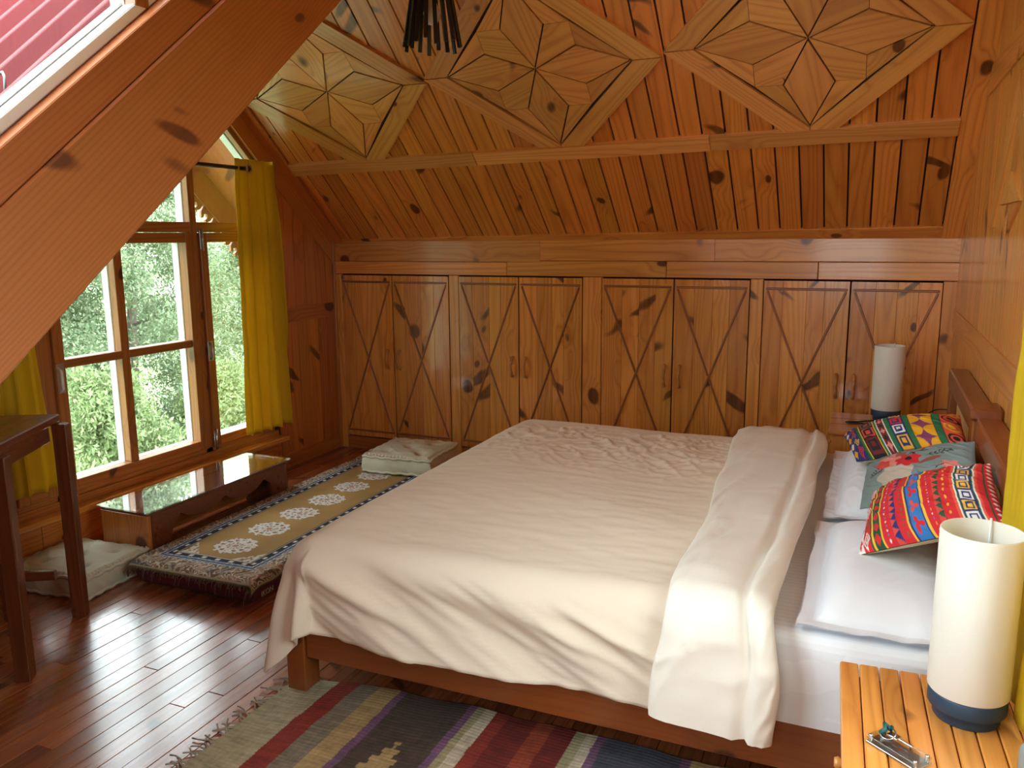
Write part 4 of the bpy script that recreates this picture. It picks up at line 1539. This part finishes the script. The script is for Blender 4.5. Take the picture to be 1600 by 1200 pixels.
# ------------------------------------------------------------------ curtains
def curtain(name, label, pts_y, z0, z1, xbase, amp, nf, rodz, rod_pts, seed, spread=1.0, xsign=1, group='yellow curtains', gather=.75):
    y0, y1 = pts_y
    t = thing(name, label, 'curtain', (xbase, (y0 + y1) / 2, z0), group=group)
    nu, nv = 150, 60
    u = np.linspace(0, 1, nu)[:, None] + np.zeros((1, nv))
    v = np.linspace(0, 1, nv)[None, :] + np.zeros((nu, 1))
    c = (y0 + y1) / 2
    k = gather + (1 - gather) * (1 - v)                     # wider at the bottom
    Y = c + (u - .5) * (y1 - y0) * k + spread * (1 - v) * .0
    ph = 2 * np.pi * nf * (u + .03 * fbm(u * 4, v * 2, seed, 2))
    sn = np.sin(ph) + .35 * np.sin(2.3 * ph + seed)
    X = xbase + xsign * (amp * sn * (.40 + .60 * u) * (.75 + .4 * (1 - v)) + .006 * fbm(u * 26, v * 3, seed + 1, 3) + .008 * fbm(u * 5, v * 9, seed + 4, 3))
    Y = Y + amp * .5 * np.sin(2 * ph) * .3
    Z = z0 + (z1 - z0) * v + .008 * np.sin(ph + 1) * (1 - v)
    o = grid_obj('cloth', np.stack([X, Y, Z], -1), M['curtain'], t)
    sd_ = o.modifiers.new('thickness', 'SOLIDIFY')
    sd_.thickness = .0025
    return t, X, Y, Z


cur, X_, Y_, Z_ = curtain('curtain', 'yellow curtain hanging at the right side of the gable window', (4.035, 4.50), .352, 2.085, XL + .115, .036, 5.0, 2.03, None, 3, gather=.80)
for q in (.27,):
    iu = int(q * 149)
    a = np.linspace(0, 2 * np.pi, 20)
    tube('grommet', [(XL + .115 + .024, Y_[iu, 58] + .024 * math.cos(t_), 2.028 + .024 * math.sin(t_)) for t_ in a], .004, M['steel'], cur, 6)
curtain('curtain', 'yellow curtain in shade at the left side of the gable window behind the tall table', (2.14, 2.68), .40, 2.03, XL + .115, .022, 6.0, 2.03, None, 8)
rodt = thing('curtain_rod', 'thin bronze curtain rod across the gable window', 'curtain rod', (XL + .115, 3.3, 2.03))
tube('rod', [(XL + .115, 2.06, 2.028), (XL + .115, 4.19, 2.028)], .0125, M['rod'], rodt, 12)
lathe('finial', [(0, 0), (.016, 0), (.018, .012), (.012, .022), (0, .025)], M['rod'], rodt, Matrix.Translation((XL + .115, 4.19, 2.028)) @ Matrix.Rotation(-math.pi / 2, 4, 'X'), 14)
for yy in (2.12, 3.98):
    tube('bracket', [(XL + .022, yy, 2.028), (XL + .104, yy, 2.028)], .007, M['rod'], rodt, 8)
curtain('curtain', 'bright yellow curtain at the picture edge behind the front lamp', (1.62, 2.25), .625, 2.3, .334, .009, 6.0, 2.2, None, 15, gather=.92)
curtain('curtain', 'yellow curtain drawn aside beside the viewer', (.40, .72), .625, 2.3, .334, .009, 4.0, 2.2, None, 19, gather=.92)
rod2 = thing('curtain_rod', 'bronze curtain rod over the side window by the bed head', 'curtain rod', (.318, 1.25, 2.31))
tube('rod', [(.334, .35, 2.312), (.334, 2.3, 2.312)], .0115, M['rod'], rod2, 12)
for yy in (.38, 2.27):
    tube('bracket', [(.345, yy, 2.312), (.436, yy, 2.312)], .007, M['rod'], rod2, 8)

# ------------------------------------------------------------------ low table under the window
lt = thing('low_table', 'low narrow wooden floor table with a glass top under the window', 'table', (-3.31, 3.33, 0))
TX0, TX1, TY0, TY1, TZ = -3.495, -3.178, 2.815, 3.875, .285
bx('end_panel', (TX0, TY0, 0), (TX1, TY0 + .022, TZ - .02), M['pine_wall'], lt, 2)
bx('end_panel', (TX0, TY1 - .022, 0), (TX1, TY1, TZ - .02), M['table_wood'], lt, 2)
bx('top_board', (TX0, TY0, TZ - .0195), (TX1, TY1, TZ), M['table_wood'], lt, 1)
bx('back_panel', (TX0, TY0 + .023, .02), (TX0 + .018, TY1 - .023, TZ - .02), M['pine_wall'], lt, 1)
# scalloped front apron
yy = np.linspace(TY0 + .023, TY1 - .023, 60)
q = (yy - yy[0]) / (yy[-1] - yy[0])
a4 = np.abs(q - .5) * 2
low = np.where(a4 < .42, .17 - .055 * np.cos((a4 / .42 - .0) * math.pi * .5) ** .6 + .0, 0)
low = .222 - .055 * np.abs(np.sin(a4 * math.pi * 1.6)) ** .8
low = np.where(a4 > .72, np.maximum(.0, .205 - (a4 - .72) / .1 * .205), low)
low = np.clip(low, .0, .225)
pl = [(y_, z_) for y_, z_ in zip(yy, low)] + [(yy[-1], TZ - .02), (yy[0], TZ - .02)]
vv = [(TX1 - .016, a, b) for a, b in pl] + [(TX1 - .001, a, b) for a, b in pl]
n_ = len(yy)
N_ = len(pl)
ff = []
for i in range(n_ - 1):
    # triangulate apron as strips up to the top edge
    ff.append((i, i + 1, N_ + i + 1, N_ + i))
va = [(TX1 - .016, y_, z_) for y_, z_ in zip(yy, low)] + [(TX1 - .016, y_, TZ - .02) for y_ in yy] + [(TX1 - .001, y_, z_) for y_, z_ in zip(yy, low)] + [(TX1 - .001, y_, TZ - .02) for y_ in yy]
ff = []
for i in range(n_ - 1):
    ff += [(n_ + i, n_ + i + 1, i + 1, i), (2 * n_ + i, 2 * n_ + i + 1, 3 * n_ + i + 1, 3 * n_ + i), (i, i + 1, 2 * n_ + i + 1, 2 * n_ + i)]
mobj('scalloped_apron', va, ff, M['table_wood'], lt)
bx('glass_top', (TX0 - .012, TY0 - .02, TZ + .0005), (TX1 + .018, TY1 + .012, TZ + .0085), M['table_glass'], lt, bev=.001)

# ------------------------------------------------------------------ floor mattress and carpet runner
RZ = math.radians(1.6)
CX, CY = -2.785, 3.69
FM = Matrix.Translation((CX, CY, 0)) @ Matrix.Rotation(RZ, 4, 'Z')
RWD, RLN = .715, 2.10
fm = thing('floor_mattress', 'thin maroon floor mattress beneath the carpet runner', 'mattress', (CX, CY, 0), RZ)
nu, nv = 40, 90
uu = np.linspace(-1, 1, nu)[:, None] + np.zeros((1, nv))
vv = np.linspace(-1, 1, nv)[None, :] + np.zeros((nu, 1))


def squircle_block(nx, ny, hx, hy, z0, z1, e=.12, seed=2, wr=.004):
    """closed rounded slab: top and bottom grids sharing the rim"""
    u = np.linspace(-1, 1, nx)[:, None] + np.zeros((1, ny))
    v = np.linspace(-1, 1, ny)[None, :] + np.zeros((nx, 1))
    su = np.sign(u) * (1 - (1 - np.abs(u)) ** 1.6)
    sv = np.sign(v) * (1 - (1 - np.abs(v)) ** 1.6)
    X, Y = su * hx, sv * hy
    rim = np.minimum(hx - np.abs(X), hy - np.abs(Y))
    r = (z1 - z0) / 2
    h = r * np.sqrt(np.clip(1 - (1 - np.clip(rim / (r * .7), 0, 1)) ** 2, 0, 1))
    w = wr * fbm(X * 8, Y * 8, seed, 3) * np.clip(rim / r, 0, 1)
    return np.stack([X, Y, (z0 + z1) / 2 + h + w], -1), np.stack([X, Y, (z0 + z1) / 2 - h], -1), rim


tp, bt, _ = squircle_block(30, 80, RWD / 2 - .015, RLN / 2 - .02, 0.001, .118)
grid_obj('cover_top', tp, M['maroon'], fm, FM)
grid_obj('cover_bottom', bt, M['maroon'], fm, FM, flip=True)

# carpet runner draped over it
rg = thing('carpet_runner', 'tan patterned carpet runner with round medallions and blue border', 'carpet', (CX, CY, .12), RZ)
nu, nv = 260, 680
HW, HL = RWD / 2, RLN / 2
OV = .04                                              # overhang down the long sides
s = np.linspace(-HW - OV, HW + OV, nu)[:, None] + np.zeros((1, nv))
w_ = np.linspace(-HL - .02, HL + .02, nv)[None, :] + np.zeros((nu, 1))
rr = .022
over_ = np.maximum(0, np.abs(s) - (HW - rr))
an = np.minimum(over_ / rr, math.pi / 2)
hx = (HW - rr) + rr * np.sin(an)
X = np.where(over_ > 0, np.sign(s) * hx, s)
rest = np.maximum(0, over_ - rr * math.pi / 2)
Z = .128 - rr * (1 - np.cos(an)) - rest
ow = np.maximum(0, np.abs(w_) - (HL - .05))
Z = Z - (ow ** 2) * 5.0 + .006 * fbm(s * 4, w_ * 4, 3, 3) + .004 * np.sin(w_ * 30) * (over_ > .03)
X = X + np.where(rest > 0, np.sign(s) * .006 * np.sin(w_ * 24), 0)
Pc = np.stack([X, w_, Z], -1)


def carpet_print(a, b, HA, HB_):
    ax, by = HA - np.abs(a), HB_ - np.abs(b)
    e = np.minimum(ax, by)                       # distance from the edge
    tan_ = np.array(srgb(160, 124, 64))
    beige = np.array(srgb(206, 190, 162))
    brown = np.array(srgb(112, 84, 58))
    blue = np.array(srgb(120, 140, 165))
    black = np.array(srgb(22, 24, 34))
    white = np.array(srgb(214, 208, 196))
    out = np.broadcast_to(tan_, a.shape + (3,)).copy()
    along = np.where(ax < by, b, a)
    # outer scroll border
    m = e < .115
    sc = np.sin(along * 85 + 3.0 * np.sin(e * 120)) * np.sin(e * 150 + 1.5 * np.sin(along * 60)) + .9 * fbm(a * 55, b * 55, 7, 2)
    out[m] = brown
    nb = fbm(a * 30 + .4 * np.sin(b * 60), b * 30 + .4 * np.sin(a * 60), 7, 2)
    nc = fbm(a * 24, b * 24, 19, 2)
    out[m & (nc > .18)] = np.array(srgb(150, 116, 96))
    out[m & (nc < -.22)] = np.array(srgb(92, 84, 82))
    out[m & (np.abs(nb) < .075)] = beige
    out[m & (np.abs(nb - .30) < .045)] = beige
    out[m & (np.abs(nb + .30) < .045)] = beige * .9
    out[e < .018] = np.array(srgb(160, 140, 105))
    out[e < .007] = np.array(srgb(80, 66, 44))
    # blue fret border
    m = (e >= .115) & (e < .150)
    fr = (np.sin(along * 190) > 0) ^ (np.sin((e - .115) * 360) > 0)
    out[m] = blue
    out[m & fr & (fbm(a * 90, b * 90, 5, 1) > -.12)] = white * .85
    out[m & (np.abs(e - .1325) < .004)] = np.array(srgb(52, 60, 84))
    # black band with white beads
    m = (e >= .150) & (e < .182)
    out[m] = black
    bead = (np.abs(((along * 13.0) % 1) - .5) < .16) & (np.abs(e - .166) < .0085)
    out[m & bead] = white
    out[(e >= .182) & (e < .187)] = white * .9
    out[(e >= .187) & (e < .191)] = np.array(srgb(60, 50, 40))
    # field: medallions and corner ornaments
    fld = e >= .191
    out[fld] = tan_ * (1 + .25 * fbm(a * 6, b * 6, 14, 3)[fld][:, None])
    for k_ in range(7):
        cy0 = -.735 + k_ * .2565
        rr_ = np.hypot(a / .105, (b - cy0) / .098)
        th = np.arctan2(a, b - cy0)
        ins = rr_ < 1 + .06 * np.cos(10 * th)
        pat = np.cos(10 * th) * np.cos(rr_ * 13) + 1.2 * fbm(a * 75, b * 75, 31, 2)
        out[ins] = np.array(srgb(138, 104, 78))
        lace = (np.abs(fbm(a * 46, b * 46, 41 + k_, 2)) < .12) | (np.abs((rr_ * 3.0) % 1 - .5) < .16) | (np.cos(12 * th + 5 * rr_) > .35)
        out[ins & lace] = white
        out[ins & (rr_ < .16)] = np.array(srgb(176, 130, 110))
    fa, fb = ax - .191, by - .191
    crn = fld & (fa + fb * .9 < .11)
    sp = fbm(a * 70, b * 70, 23, 2)
    out[crn & (sp > -.05)] = white * .95
    out[crn & (sp < -.35)] = brown
    return out


colr = carpet_print(s, w_, HW + OV, HL + .02)
co = grid_obj('woven_pile', Pc, M['print_rug'], rg, FM, color=colr)
sd_ = co.modifiers.new('thickness', 'SOLIDIFY')
sd_.thickness = .006
sd_.offset = -1
# fringes at both ends
fr = random.Random(4)
fv, fq = [], []
for sgn, cnt in ((-1, 120), (1, 70)):
    for i in range(cnt):
        a = -HW + .0 + 2 * HW * (i + fr.random() * .6) / cnt
        zb = .112 - max(0, abs(a) - HW + .035) * .8
        dl = fr.uniform(.010, .026) if fr.random() < .85 else fr.uniform(.03, .06)
        dx = fr.uniform(-.016, .016)
        y0_ = sgn * (HL + .018)
        p = [(a, y0_, zb), (a + dx * .5, y0_ + sgn * dl * .5, zb - dl * .25), (a + dx, y0_ + sgn * dl * .62, zb - dl * .95)]
        for (p_, n2) in ((p[0], p[1]), (p[1], p[2])):
            k0 = len(fv)
            for (c_) in (p_, n2):
                for (ox_, oz_) in ((-.0014, 0), (.0014, 0), (0, .002)):
                    fv.append((c_[0] + ox_, c_[1], c_[2] + oz_))
            for j in range(3):
                j2 = (j + 1) % 3
                fq.append((k0 + j, k0 + j2, k0 + 3 + j2, k0 + 3 + j))
fo = raw_obj('fringe', np.array(fv), np.array(fq), M['fringe'], rg, FM, smooth=False)
fo['kind'] = 'stuff'
txt = bpy.data.curves.new('lettering', 'FONT')
txt.body = 'IKON'
txt.size = .034
txt.extrude = .0008
txt.materials.append(M['fringe_cream'])
tmp_o = bpy.data.objects.new('lettering_curve', txt)
COL.objects.link(tmp_o)
bpy.context.view_layer.update()
me_t = bpy.data.meshes.new_from_object(tmp_o.evaluated_get(bpy.context.evaluated_depsgraph_get()))
bpy.data.objects.remove(tmp_o)
to = bpy.data.objects.new('lettering', me_t)
put(to, FM @ Matrix(((0, 0, 1, HW + .0085), (1, 0, 0, -HL + .04), (0, 1, 0, .040), (0, 0, 0, 1))), rg)


# ------------------------------------------------------------------ sage floor cushions
def floor_cushion(label, cx, cy_, z0, hx, hy, th, rz, seed):
    t = thing('floor_cushion', label, 'cushion', (cx, cy_, z0), rz, group='sage floor cushions')
    m = Matrix.Translation((cx, cy_, z0)) @ Matrix.Rotation(rz, 4, 'Z')
    n = 90
    u = np.linspace(-1, 1, n)[:, None] + np.zeros((1, n))
    v = np.linspace(-1, 1, n)[None, :] + np.zeros((n, 1))
    wob = 1 + .025 * np.sin(u * 5 + seed) * np.sin(v * 4)
    X, Y = u * hx * wob, v * hy * wob
    rim = np.minimum(1 - np.abs(u), 1 - np.abs(v))
    tuft = np.zeros_like(u)
    for a in (-.5, 0, .5):
        for b in (-.5, 0, .5):
            if (a == 0) != (b == 0):
                continue
            tuft += np.exp(-(((u - a) ** 2 + (v - b) ** 2) / .012))
            tuft += .35 * np.exp(-(((u - a) ** 2 + (v - b) ** 2) / .07))
    top = th - .014 * sstep(.12, 0, rim) + .012 * sstep(0, .5, rim) - .026 * tuft + .010 * fbm(u * 2, v * 2, seed, 2) + .006 * (1 - np.abs(2 * fbm(u * 2 + v * 1.5, v * 2 - u, seed + 4, 1))) ** 3
    stitch = .006 * np.sin(u * 60) * (np.abs(v) > .93) + .006 * np.sin(v * 60) * (np.abs(u) > .93)
    P = np.stack([X, Y, top + stitch], -1)
    grid_obj('top_cover', P, M['futon'], t, m)
    # piped edge and box sides
    per = [(u_, -1) for u_ in np.linspace(-1, 1, 46)[:-1]] + [(1, v_) for v_ in np.linspace(-1, 1, 46)[:-1]] + [(u_, 1) for u_ in np.linspace(1, -1, 46)[:-1]] + [(-1, v_) for v_ in np.linspace(1, -1, 46)[:-1]]
    per = np.array(per)
    wob2 = 1 + .025 * np.sin(per[:, 0] * 5 + seed) * np.sin(per[:, 1] * 4)
    px_, py_ = per[:, 0] * hx * wob2, per[:, 1] * hy * wob2
    K = 9
    rows = []
    for k_ in range(K):
        f_ = k_ / (K - 1)
        bul = 1 + (.045 * math.sin(f_ * math.pi)) + .008 * np.sin(np.arange(len(per)) * .9 + k_)
        rows.append(np.stack([px_ * bul, py_ * bul, np.full(len(per), .004 + (th - .018) * f_) + .004 * np.sin(np.arange(len(per)) * .5)], -1))
    grid_obj('side_cover', np.array(rows), M['futon'], t, m, wrap_v=True)
    for zz in (.012, th - .012):
        pts = [m @ Vector((a * 1.015, b * 1.015, zz + .003 * math.sin(i * .8))) for i, (a, b) in enumerate(zip(px_, py_))]
        pts.append(pts[0])
        tube('piping', pts, .0085, M['futon'], t, 6, cap=False)
    for a in (-.5, .5, 0):
        for b in (-.5, .5, 0):
            if (a == 0) != (b == 0):
                continue
            lathe('tuft_button', [(0, 0), (.007, 0), (.009, .003), (.006, .006), (0, .007)], M['futon'], t, m @ Matrix.Translation((a * hx, b * hy, th - .03)), 8)
    return t


floor_cushion('sage tufted floor cushion on the far end of the carpet runner', -2.69, 4.52, .131, .232, .235, .118, math.radians(5), 3)
floor_cushion('sage tufted floor cushion on the bare floor beside the tall table', -3.405, 2.60, .0, .235, .20, .110, math.radians(6), 8)

# ------------------------------------------------------------------ tall dark table at the left
td = Vector((.51, -.86, 0)).normalized()
tn = Vector((-td.y, td.x, 0))            # pointing right-forward
tn = Vector((-.86, -.51, 0)).normalized()
dk = thing('tall_table', 'tall dark-stained wooden table with slim legs at the left edge', 'table', (-3.0, 1.95, 0))
L0 = Vector((-3.095, 2.325, 0))
LEN, DEP, HT = .585, .33, .885
for a in (0, LEN - .055):
    for b in (0, DEP - .055):
        p = L0 + td * a + tn * b
        board('leg', p, (0, 0, 1), td, HT - .035, .055, .055, M['dark_wood'], dk, .004)
board('top', L0 - td * .015 - tn * .015 + Vector((0, 0, HT - .034)), td, -tn * -1, LEN + .03, DEP + .03, .034, M['dark_wood'], dk, .005) if False else None
mt = frame(L0 - td * .012 - tn * .012 + Vector((0, 0, HT)), td, tn)
vt, ft = box_geo((0, 0, 0), (LEN + .024, DEP + .024, .034), .005)
top_o = mobj('top', vt, ft, M['dark_wood'], dk, mt)
for b in (.008, DEP - .03):
    p = L0 + td * .056 + tn * b + Vector((0, 0, HT - .105))
    board('apron', p, td, (0, 0, 1), LEN - .112, .07, .022, M['dark_wood'], dk)
for a in (.008, LEN - .03):
    p = L0 + tn * .056 + td * (a + .022) + Vector((0, 0, HT - .105))
    board('apron', p, tn, (0, 0, 1), DEP - .112, .07, .022, M['dark_wood'], dk)
for a in (.015, LEN - .04):
    p = L0 + tn * .056 + td * (a + .026) + Vector((0, 0, .17))
    board('stretcher', p, tn, (0, 0, 1), DEP - .112, .04, .026, M['dark_wood'], dk)
p = L0 + td * .056 + tn * (DEP - .042) + Vector((0, 0, .235))
board('stretcher', p, td, (0, 0, 1), LEN - .112, .04, .026, M['dark_wood'], dk)

# ------------------------------------------------------------------ kilim in the foreground
kl = thing('kilim_rug', 'striped red, grey and cream kilim rug beside the bed', 'rug', (-.9, 1.75, 0))
STR = [(-1.85, 'c1'), (-1.69, 'red'), (-1.612, 'grey'), (-1.533, 'tan'), (-1.45, 'pur'), (-1.42, 'brn'), (-1.178, 'pur'), (-1.15, 'olive'), (-1.122, 'c2'), (-1.078, 'red'), (-1.03, 'dred'), (-.93, 'rust'), (-.87, 'dred'),
       (-.795, 'olive'), (-.76, 'c2'), (-.724, 'pur'), (-.695, 'dgr'), (-.45, 'pur'), (-.42, 'tan'), (-.34, 'grey'), (-.26, 'red'), (-.18, 'c1'), (-.02, 'c1')]
KC = {k_: np.array(srgb(*v_)) for k_, v_ in dict(c1=(178, 170, 138), c2=(196, 182, 156), red=(140, 50, 36), grey=(128, 116, 98), tan=(172, 146, 98), pur=(118, 84, 112), brn=(78, 64, 54), olive=(160, 150, 112),
      dred=(110, 34, 26), rust=(146, 62, 36), dgr=(72, 74, 84)).items()}
nu, nv = 560, 240
a = np.linspace(-1.85, -.02, nu)[:, None] + np.zeros((1, nv))
b = np.linspace(1.15, 2.27, nv)[None, :] + np.zeros((nu, 1))
an_ = a + .007 * fbm(b * 12, a * 3, 3, 3)
col_ = np.zeros(a.shape + (3,))
for i in range(len(STR) - 1):
    m_ = an_ >= STR[i][0] if i else np.ones_like(a, bool)
    col_[m_] = KC[STR[i][1]]
# stepped flame motif in the brown band
for (mc, c2, s2) in ((-1.30, 'tan', 1.0), (-.57, 'rust', 1.0)):
    for by in (1.20, 1.72):
        dx_, dy_ = np.abs(a - mc), np.abs(b - by)
        step = np.floor(dy_ / .022) * .022
        w2 = .10 - step * .36 + .016 * (np.floor(dy_ / .022) % 2)
        m_ = (dx_ < w2) & (dy_ < .30)
        col_[m_] = KC[c2]
col_ *= (1 + .42 * fbm(a * 18, b * 160, 8, 3) + .25 * fbm(a * 160, b * 30, 18, 2))[..., None]
col_ = np.clip(col_, .01, 1)
yedge = b + sstep(1.6, 2.27, b) * (.05 * sstep(-1.85, -1.35, a) + .02 * fbm(a * 5, a * 0, 2, 2))
zk = .006 + .004 * (fbm(a * 6, b * 5, 5, 3) + .4) + .0015 * np.sin(b * 900)
ko = grid_obj('weave', np.stack([a, yedge, zk], -1), M['print_rug'], kl, color=col_)
sd_ = ko.modifiers.new('thickness', 'SOLIDIFY')
sd_.thickness = .0045
sd_.offset = -1
fr = random.Random(9)
for i in range(52):
    yy0 = 1.30 + i * .0185 + fr.uniform(-.004, .004)
    L_ = fr.uniform(.05, .085)
    ang_ = math.pi + fr.uniform(-.6, .6)
    pts = [(-1.848, yy0, .007)]
    for q_ in range(1, 5):
        ang_ += fr.uniform(-.45, .45)
        pts.append((pts[-1][0] + math.cos(ang_) * L_ / 4, pts[-1][1] + math.sin(ang_) * L_ / 4, .005 + fr.uniform(0, .006)))
    tube('tassel', pts, [.0035, .003, .0028, .0025, .0028], M['fringe_cream'], kl, 5)

# ------------------------------------------------------------------ pendant lamp of black sticks
pn = thing('pendant_lamp', 'black stick pendant lamp hanging under the roof ridge', 'lamp', (-1.80, 3.3, 2.38))
pc = Vector((-1.80, 3.3, 0))
zt_, zb_ = 2.80, 2.392
lathe('ceiling_rose', [(0, 0), (.05, 0), (.05, -.025), (.012, -.04), (0, -.04)], M['black'], pn, Matrix.Translation((pc.x, pc.y, ZR - .03)), 24)
tube('cable', [(pc.x, pc.y, ZR - .05), (pc.x, pc.y, 2.84)], .004, M['black'], pn, 6)
lathe('top_disc', [(0, 2.80), (.045, 2.80), (.047, 2.805), (.047, 2.835), (.02, 2.85), (0, 2.85)], M['black'], pn, Matrix.Translation((pc.x, pc.y, 0)), 24)
lathe('ring', [(.066, 2.655), (.072, 2.655), (.072, 2.667), (.066, 2.667), (.066, 2.655)], M['black'], pn, Matrix.Translation((pc.x, pc.y, 0)), 28)
lathe('socket', [(0, 2.80), (.02, 2.80), (.02, 2.66), (.024, 2.655), (.024, 2.62), (0, 2.62)], M['black'], pn, Matrix.Translation((pc.x, pc.y, 0)), 20)
lathe('bulb', [(.013, 2.622), (.014, 2.60), (.03, 2.565), (.036, 2.54), (.033, 2.515), (.02, 2.497), (0, 2.492)], M['bulb'], pn, Matrix.Translation((pc.x, pc.y, 0)), 24)
for i in range(18):
    a_ = 2 * math.pi * i / 18 + .1
    u_ = Vector((math.cos(a_), math.sin(a_), 0))
    p1 = pc + u_ * .05 + Vector((0, 0, zt_))
    p2 = pc + u_ * .118 + Vector((0, 0, zb_ + .012 * (i % 3)))
    tv = Vector((-u_.y, u_.x, 0))
    board('stick', p1 - tv * .0085, p2 - p1, tv, (p2 - p1).length, .017, .010, M['black'], pn, .001)

# ------------------------------------------------------------------ outdoors: ground, hillside and trees
def terrain_mat():
    t = NT('hillside')
    tc = t.n('ShaderNodeTexCoord').outputs['Object']
    n1 = t.noise(tc, .12, 5.0)
    n2 = t.noise(tc, .9, 4.0)
    c = t.mix(t.ramp(n1, .40, .62), (.15, .205, .095), (.28, .31, .155))
    c = t.mix(t.ramp(n2, .50, .68), c, (.32, .32, .28))
    n3 = t.noise(tc, 2.2, 4.0)
    c = t.mix(t.ramp(n3, .52, .62), c, (.075, .125, .055))
    return t.finish(t.principled(c, .95, bump=n3, bstr=.6, bdist=.4))


M['hill'] = terrain_mat()
gx = np.linspace(0, 160, 90)
gy = np.linspace(-70, 110, 90)
A, B = np.meshgrid(gx, gy, indexing='ij')
Hh = -5.5 + 5.5 * sstep(6, 22, A) * .15 + np.maximum(0, A - 16) * .52 + 5 * fbm(A * .04, B * .04, 2, 4) * sstep(10, 40, A)
Hh = np.minimum(Hh, 46 + 6 * fbm(A * .03, B * .03, 6, 3))
hill = grid_obj('hillside', np.stack([-5.0 - A, B, Hh], -1), M['hill'])
tag(hill, 'green hillside across the valley behind the trees', 'hill', kind='structure')
gr_ = bx('ground', (-5.0, -60, -5.9), (80, 110, -5.55), M['hill'], bev=0)
tag(gr_, 'grassy ground around the house', 'ground', kind='structure')


def leaf_mat(name, c1, c2):
    t = NT(name)
    g = t.n('ShaderNodeNewGeometry')
    rnd = g.outputs['Random Per Island']
    c = t.mix(rnd, c1, c2)
    d = t.principled(c, .45, spec=.35)
    tr = t.n('ShaderNodeBsdfTranslucent', {'Color': c})
    mx = t.n('ShaderNodeMixShader', {0: .35})
    t.t.links.new(d, mx.inputs[1])
    t.t.links.new(tr.outputs[0], mx.inputs[2])
    return t.finish(mx.outputs[0])


M['leaf1'] = leaf_mat('poplar_leaves', (.085, .145, .062), (.26, .31, .18))
M['leaf2'] = leaf_mat('bright_leaves', (.145, .215, .075), (.31, .37, .18))
M['bark'] = plain('bark', (.16, .13, .10), .9, .3, 8, bstr=.5, bscale=30)


def tree(label, x_, y_, z_, h, rad, nleaf, mat, seed, lsize=.05, low=.12):
    rg_ = np.random.default_rng(seed)
    t = thing('tree', label, 'tree', (x_, y_, z_), group='trees outside the window')
    pts, rr_ = [], []
    for i in range(9):
        f_ = i / 8
        pts.append((x_ + .12 * math.sin(f_ * 5 + seed), y_ + .12 * math.cos(f_ * 4 + seed), z_ + h * .93 * f_))
        rr_.append(.13 * (1 - f_) * h / 9 + .015)
    tube('trunk', pts, rr_, M['bark'], t, 8)
    nb = 34
    cents = []
    for i in range(nb):
        f_ = low + (1 - low) * (i + .5) / nb
        prof = math.sin(min(1, f_ * 1.15) * math.pi * .86 + .25) ** .7
        a_ = i * 2.4 + rg_.uniform(-.4, .4)
        L_ = rad * max(.25, prof) * rg_.uniform(.75, 1.1)
        p0_ = np.array((x_, y_, z_ + h * f_ * .93))
        d_ = np.array((math.cos(a_), math.sin(a_), rg_.uniform(.25, .6)))
        p1_ = p0_ + d_ * L_
        if i % 2 == 0:
            tube('branch', [p0_, (p0_ + p1_) / 2 + (0, 0, -.05), p1_], [.03, .018, .006], M['bark'], t, 5)
        for q_ in (.35, .6, .8, 1.0):
            cents.append((p0_ + d_ * L_ * q_, .30 * rad * (.6 + .5 * rg_.random())))
    cents_p = np.array([c[0] for c in cents])
    cents_r = np.array([c[1] for c in cents])
    idx = rg_.integers(0, len(cents), nleaf)
    dirs = rg_.normal(size=(nleaf, 3))
    dirs /= np.linalg.norm(dirs, axis=1)[:, None]
    ctr = cents_p[idx] + dirs * (cents_r[idx] * rg_.random(nleaf) ** .5)[:, None]
    e1 = rg_.normal(size=(nleaf, 3))
    e1[:, 2] -= .5
    e1 /= np.linalg.norm(e1, axis=1)[:, None]
    e2 = np.cross(e1, rg_.normal(size=(nleaf, 3)))
    e2 /= np.linalg.norm(e2, axis=1)[:, None]
    sz = lsize * rg_.uniform(.6, 1.2, nleaf)[:, None]
    V = np.stack([ctr - e1 * sz, ctr + e2 * sz * .38, ctr + e1 * sz, ctr - e2 * sz * .38], 1).reshape(-1, 3)
    Q = np.arange(nleaf * 4).reshape(-1, 4)
    fo_ = raw_obj('foliage', V, Q, mat, t, smooth=False)
    fo_['kind'] = 'stuff'
    return t


tree('tall leafy tree with visible trunk behind the middle of the window', -13.6, 12.1, -6.0, 11.6, 2.2, 80000, M['leaf1'], 3)
tree('leafy tree behind the leftmost window panes', -14.6, 10.0, -6.0, 10.2, 2.1, 70000, M['leaf1'], 5)
tree('tree seen through the right-hand casement beside the curtain', -14.4, 16.6, -6.0, 8.6, 2.0, 50000, M['leaf1'], 8)
tree('bright green low tree at the foot of the window view', -11.2, 9.4, -6.0, 5.6, 1.5, 40000, M['leaf2'], 12)
tree('second bright green low tree behind the low table', -11.8, 12.4, -6.0, 5.4, 1.5, 40000, M['leaf2'], 17)
tree('far tree on the slope between the taller trees', -21.0, 15.2, -4.6, 9.0, 2.4, 40000, M['leaf1'], 23, .06)
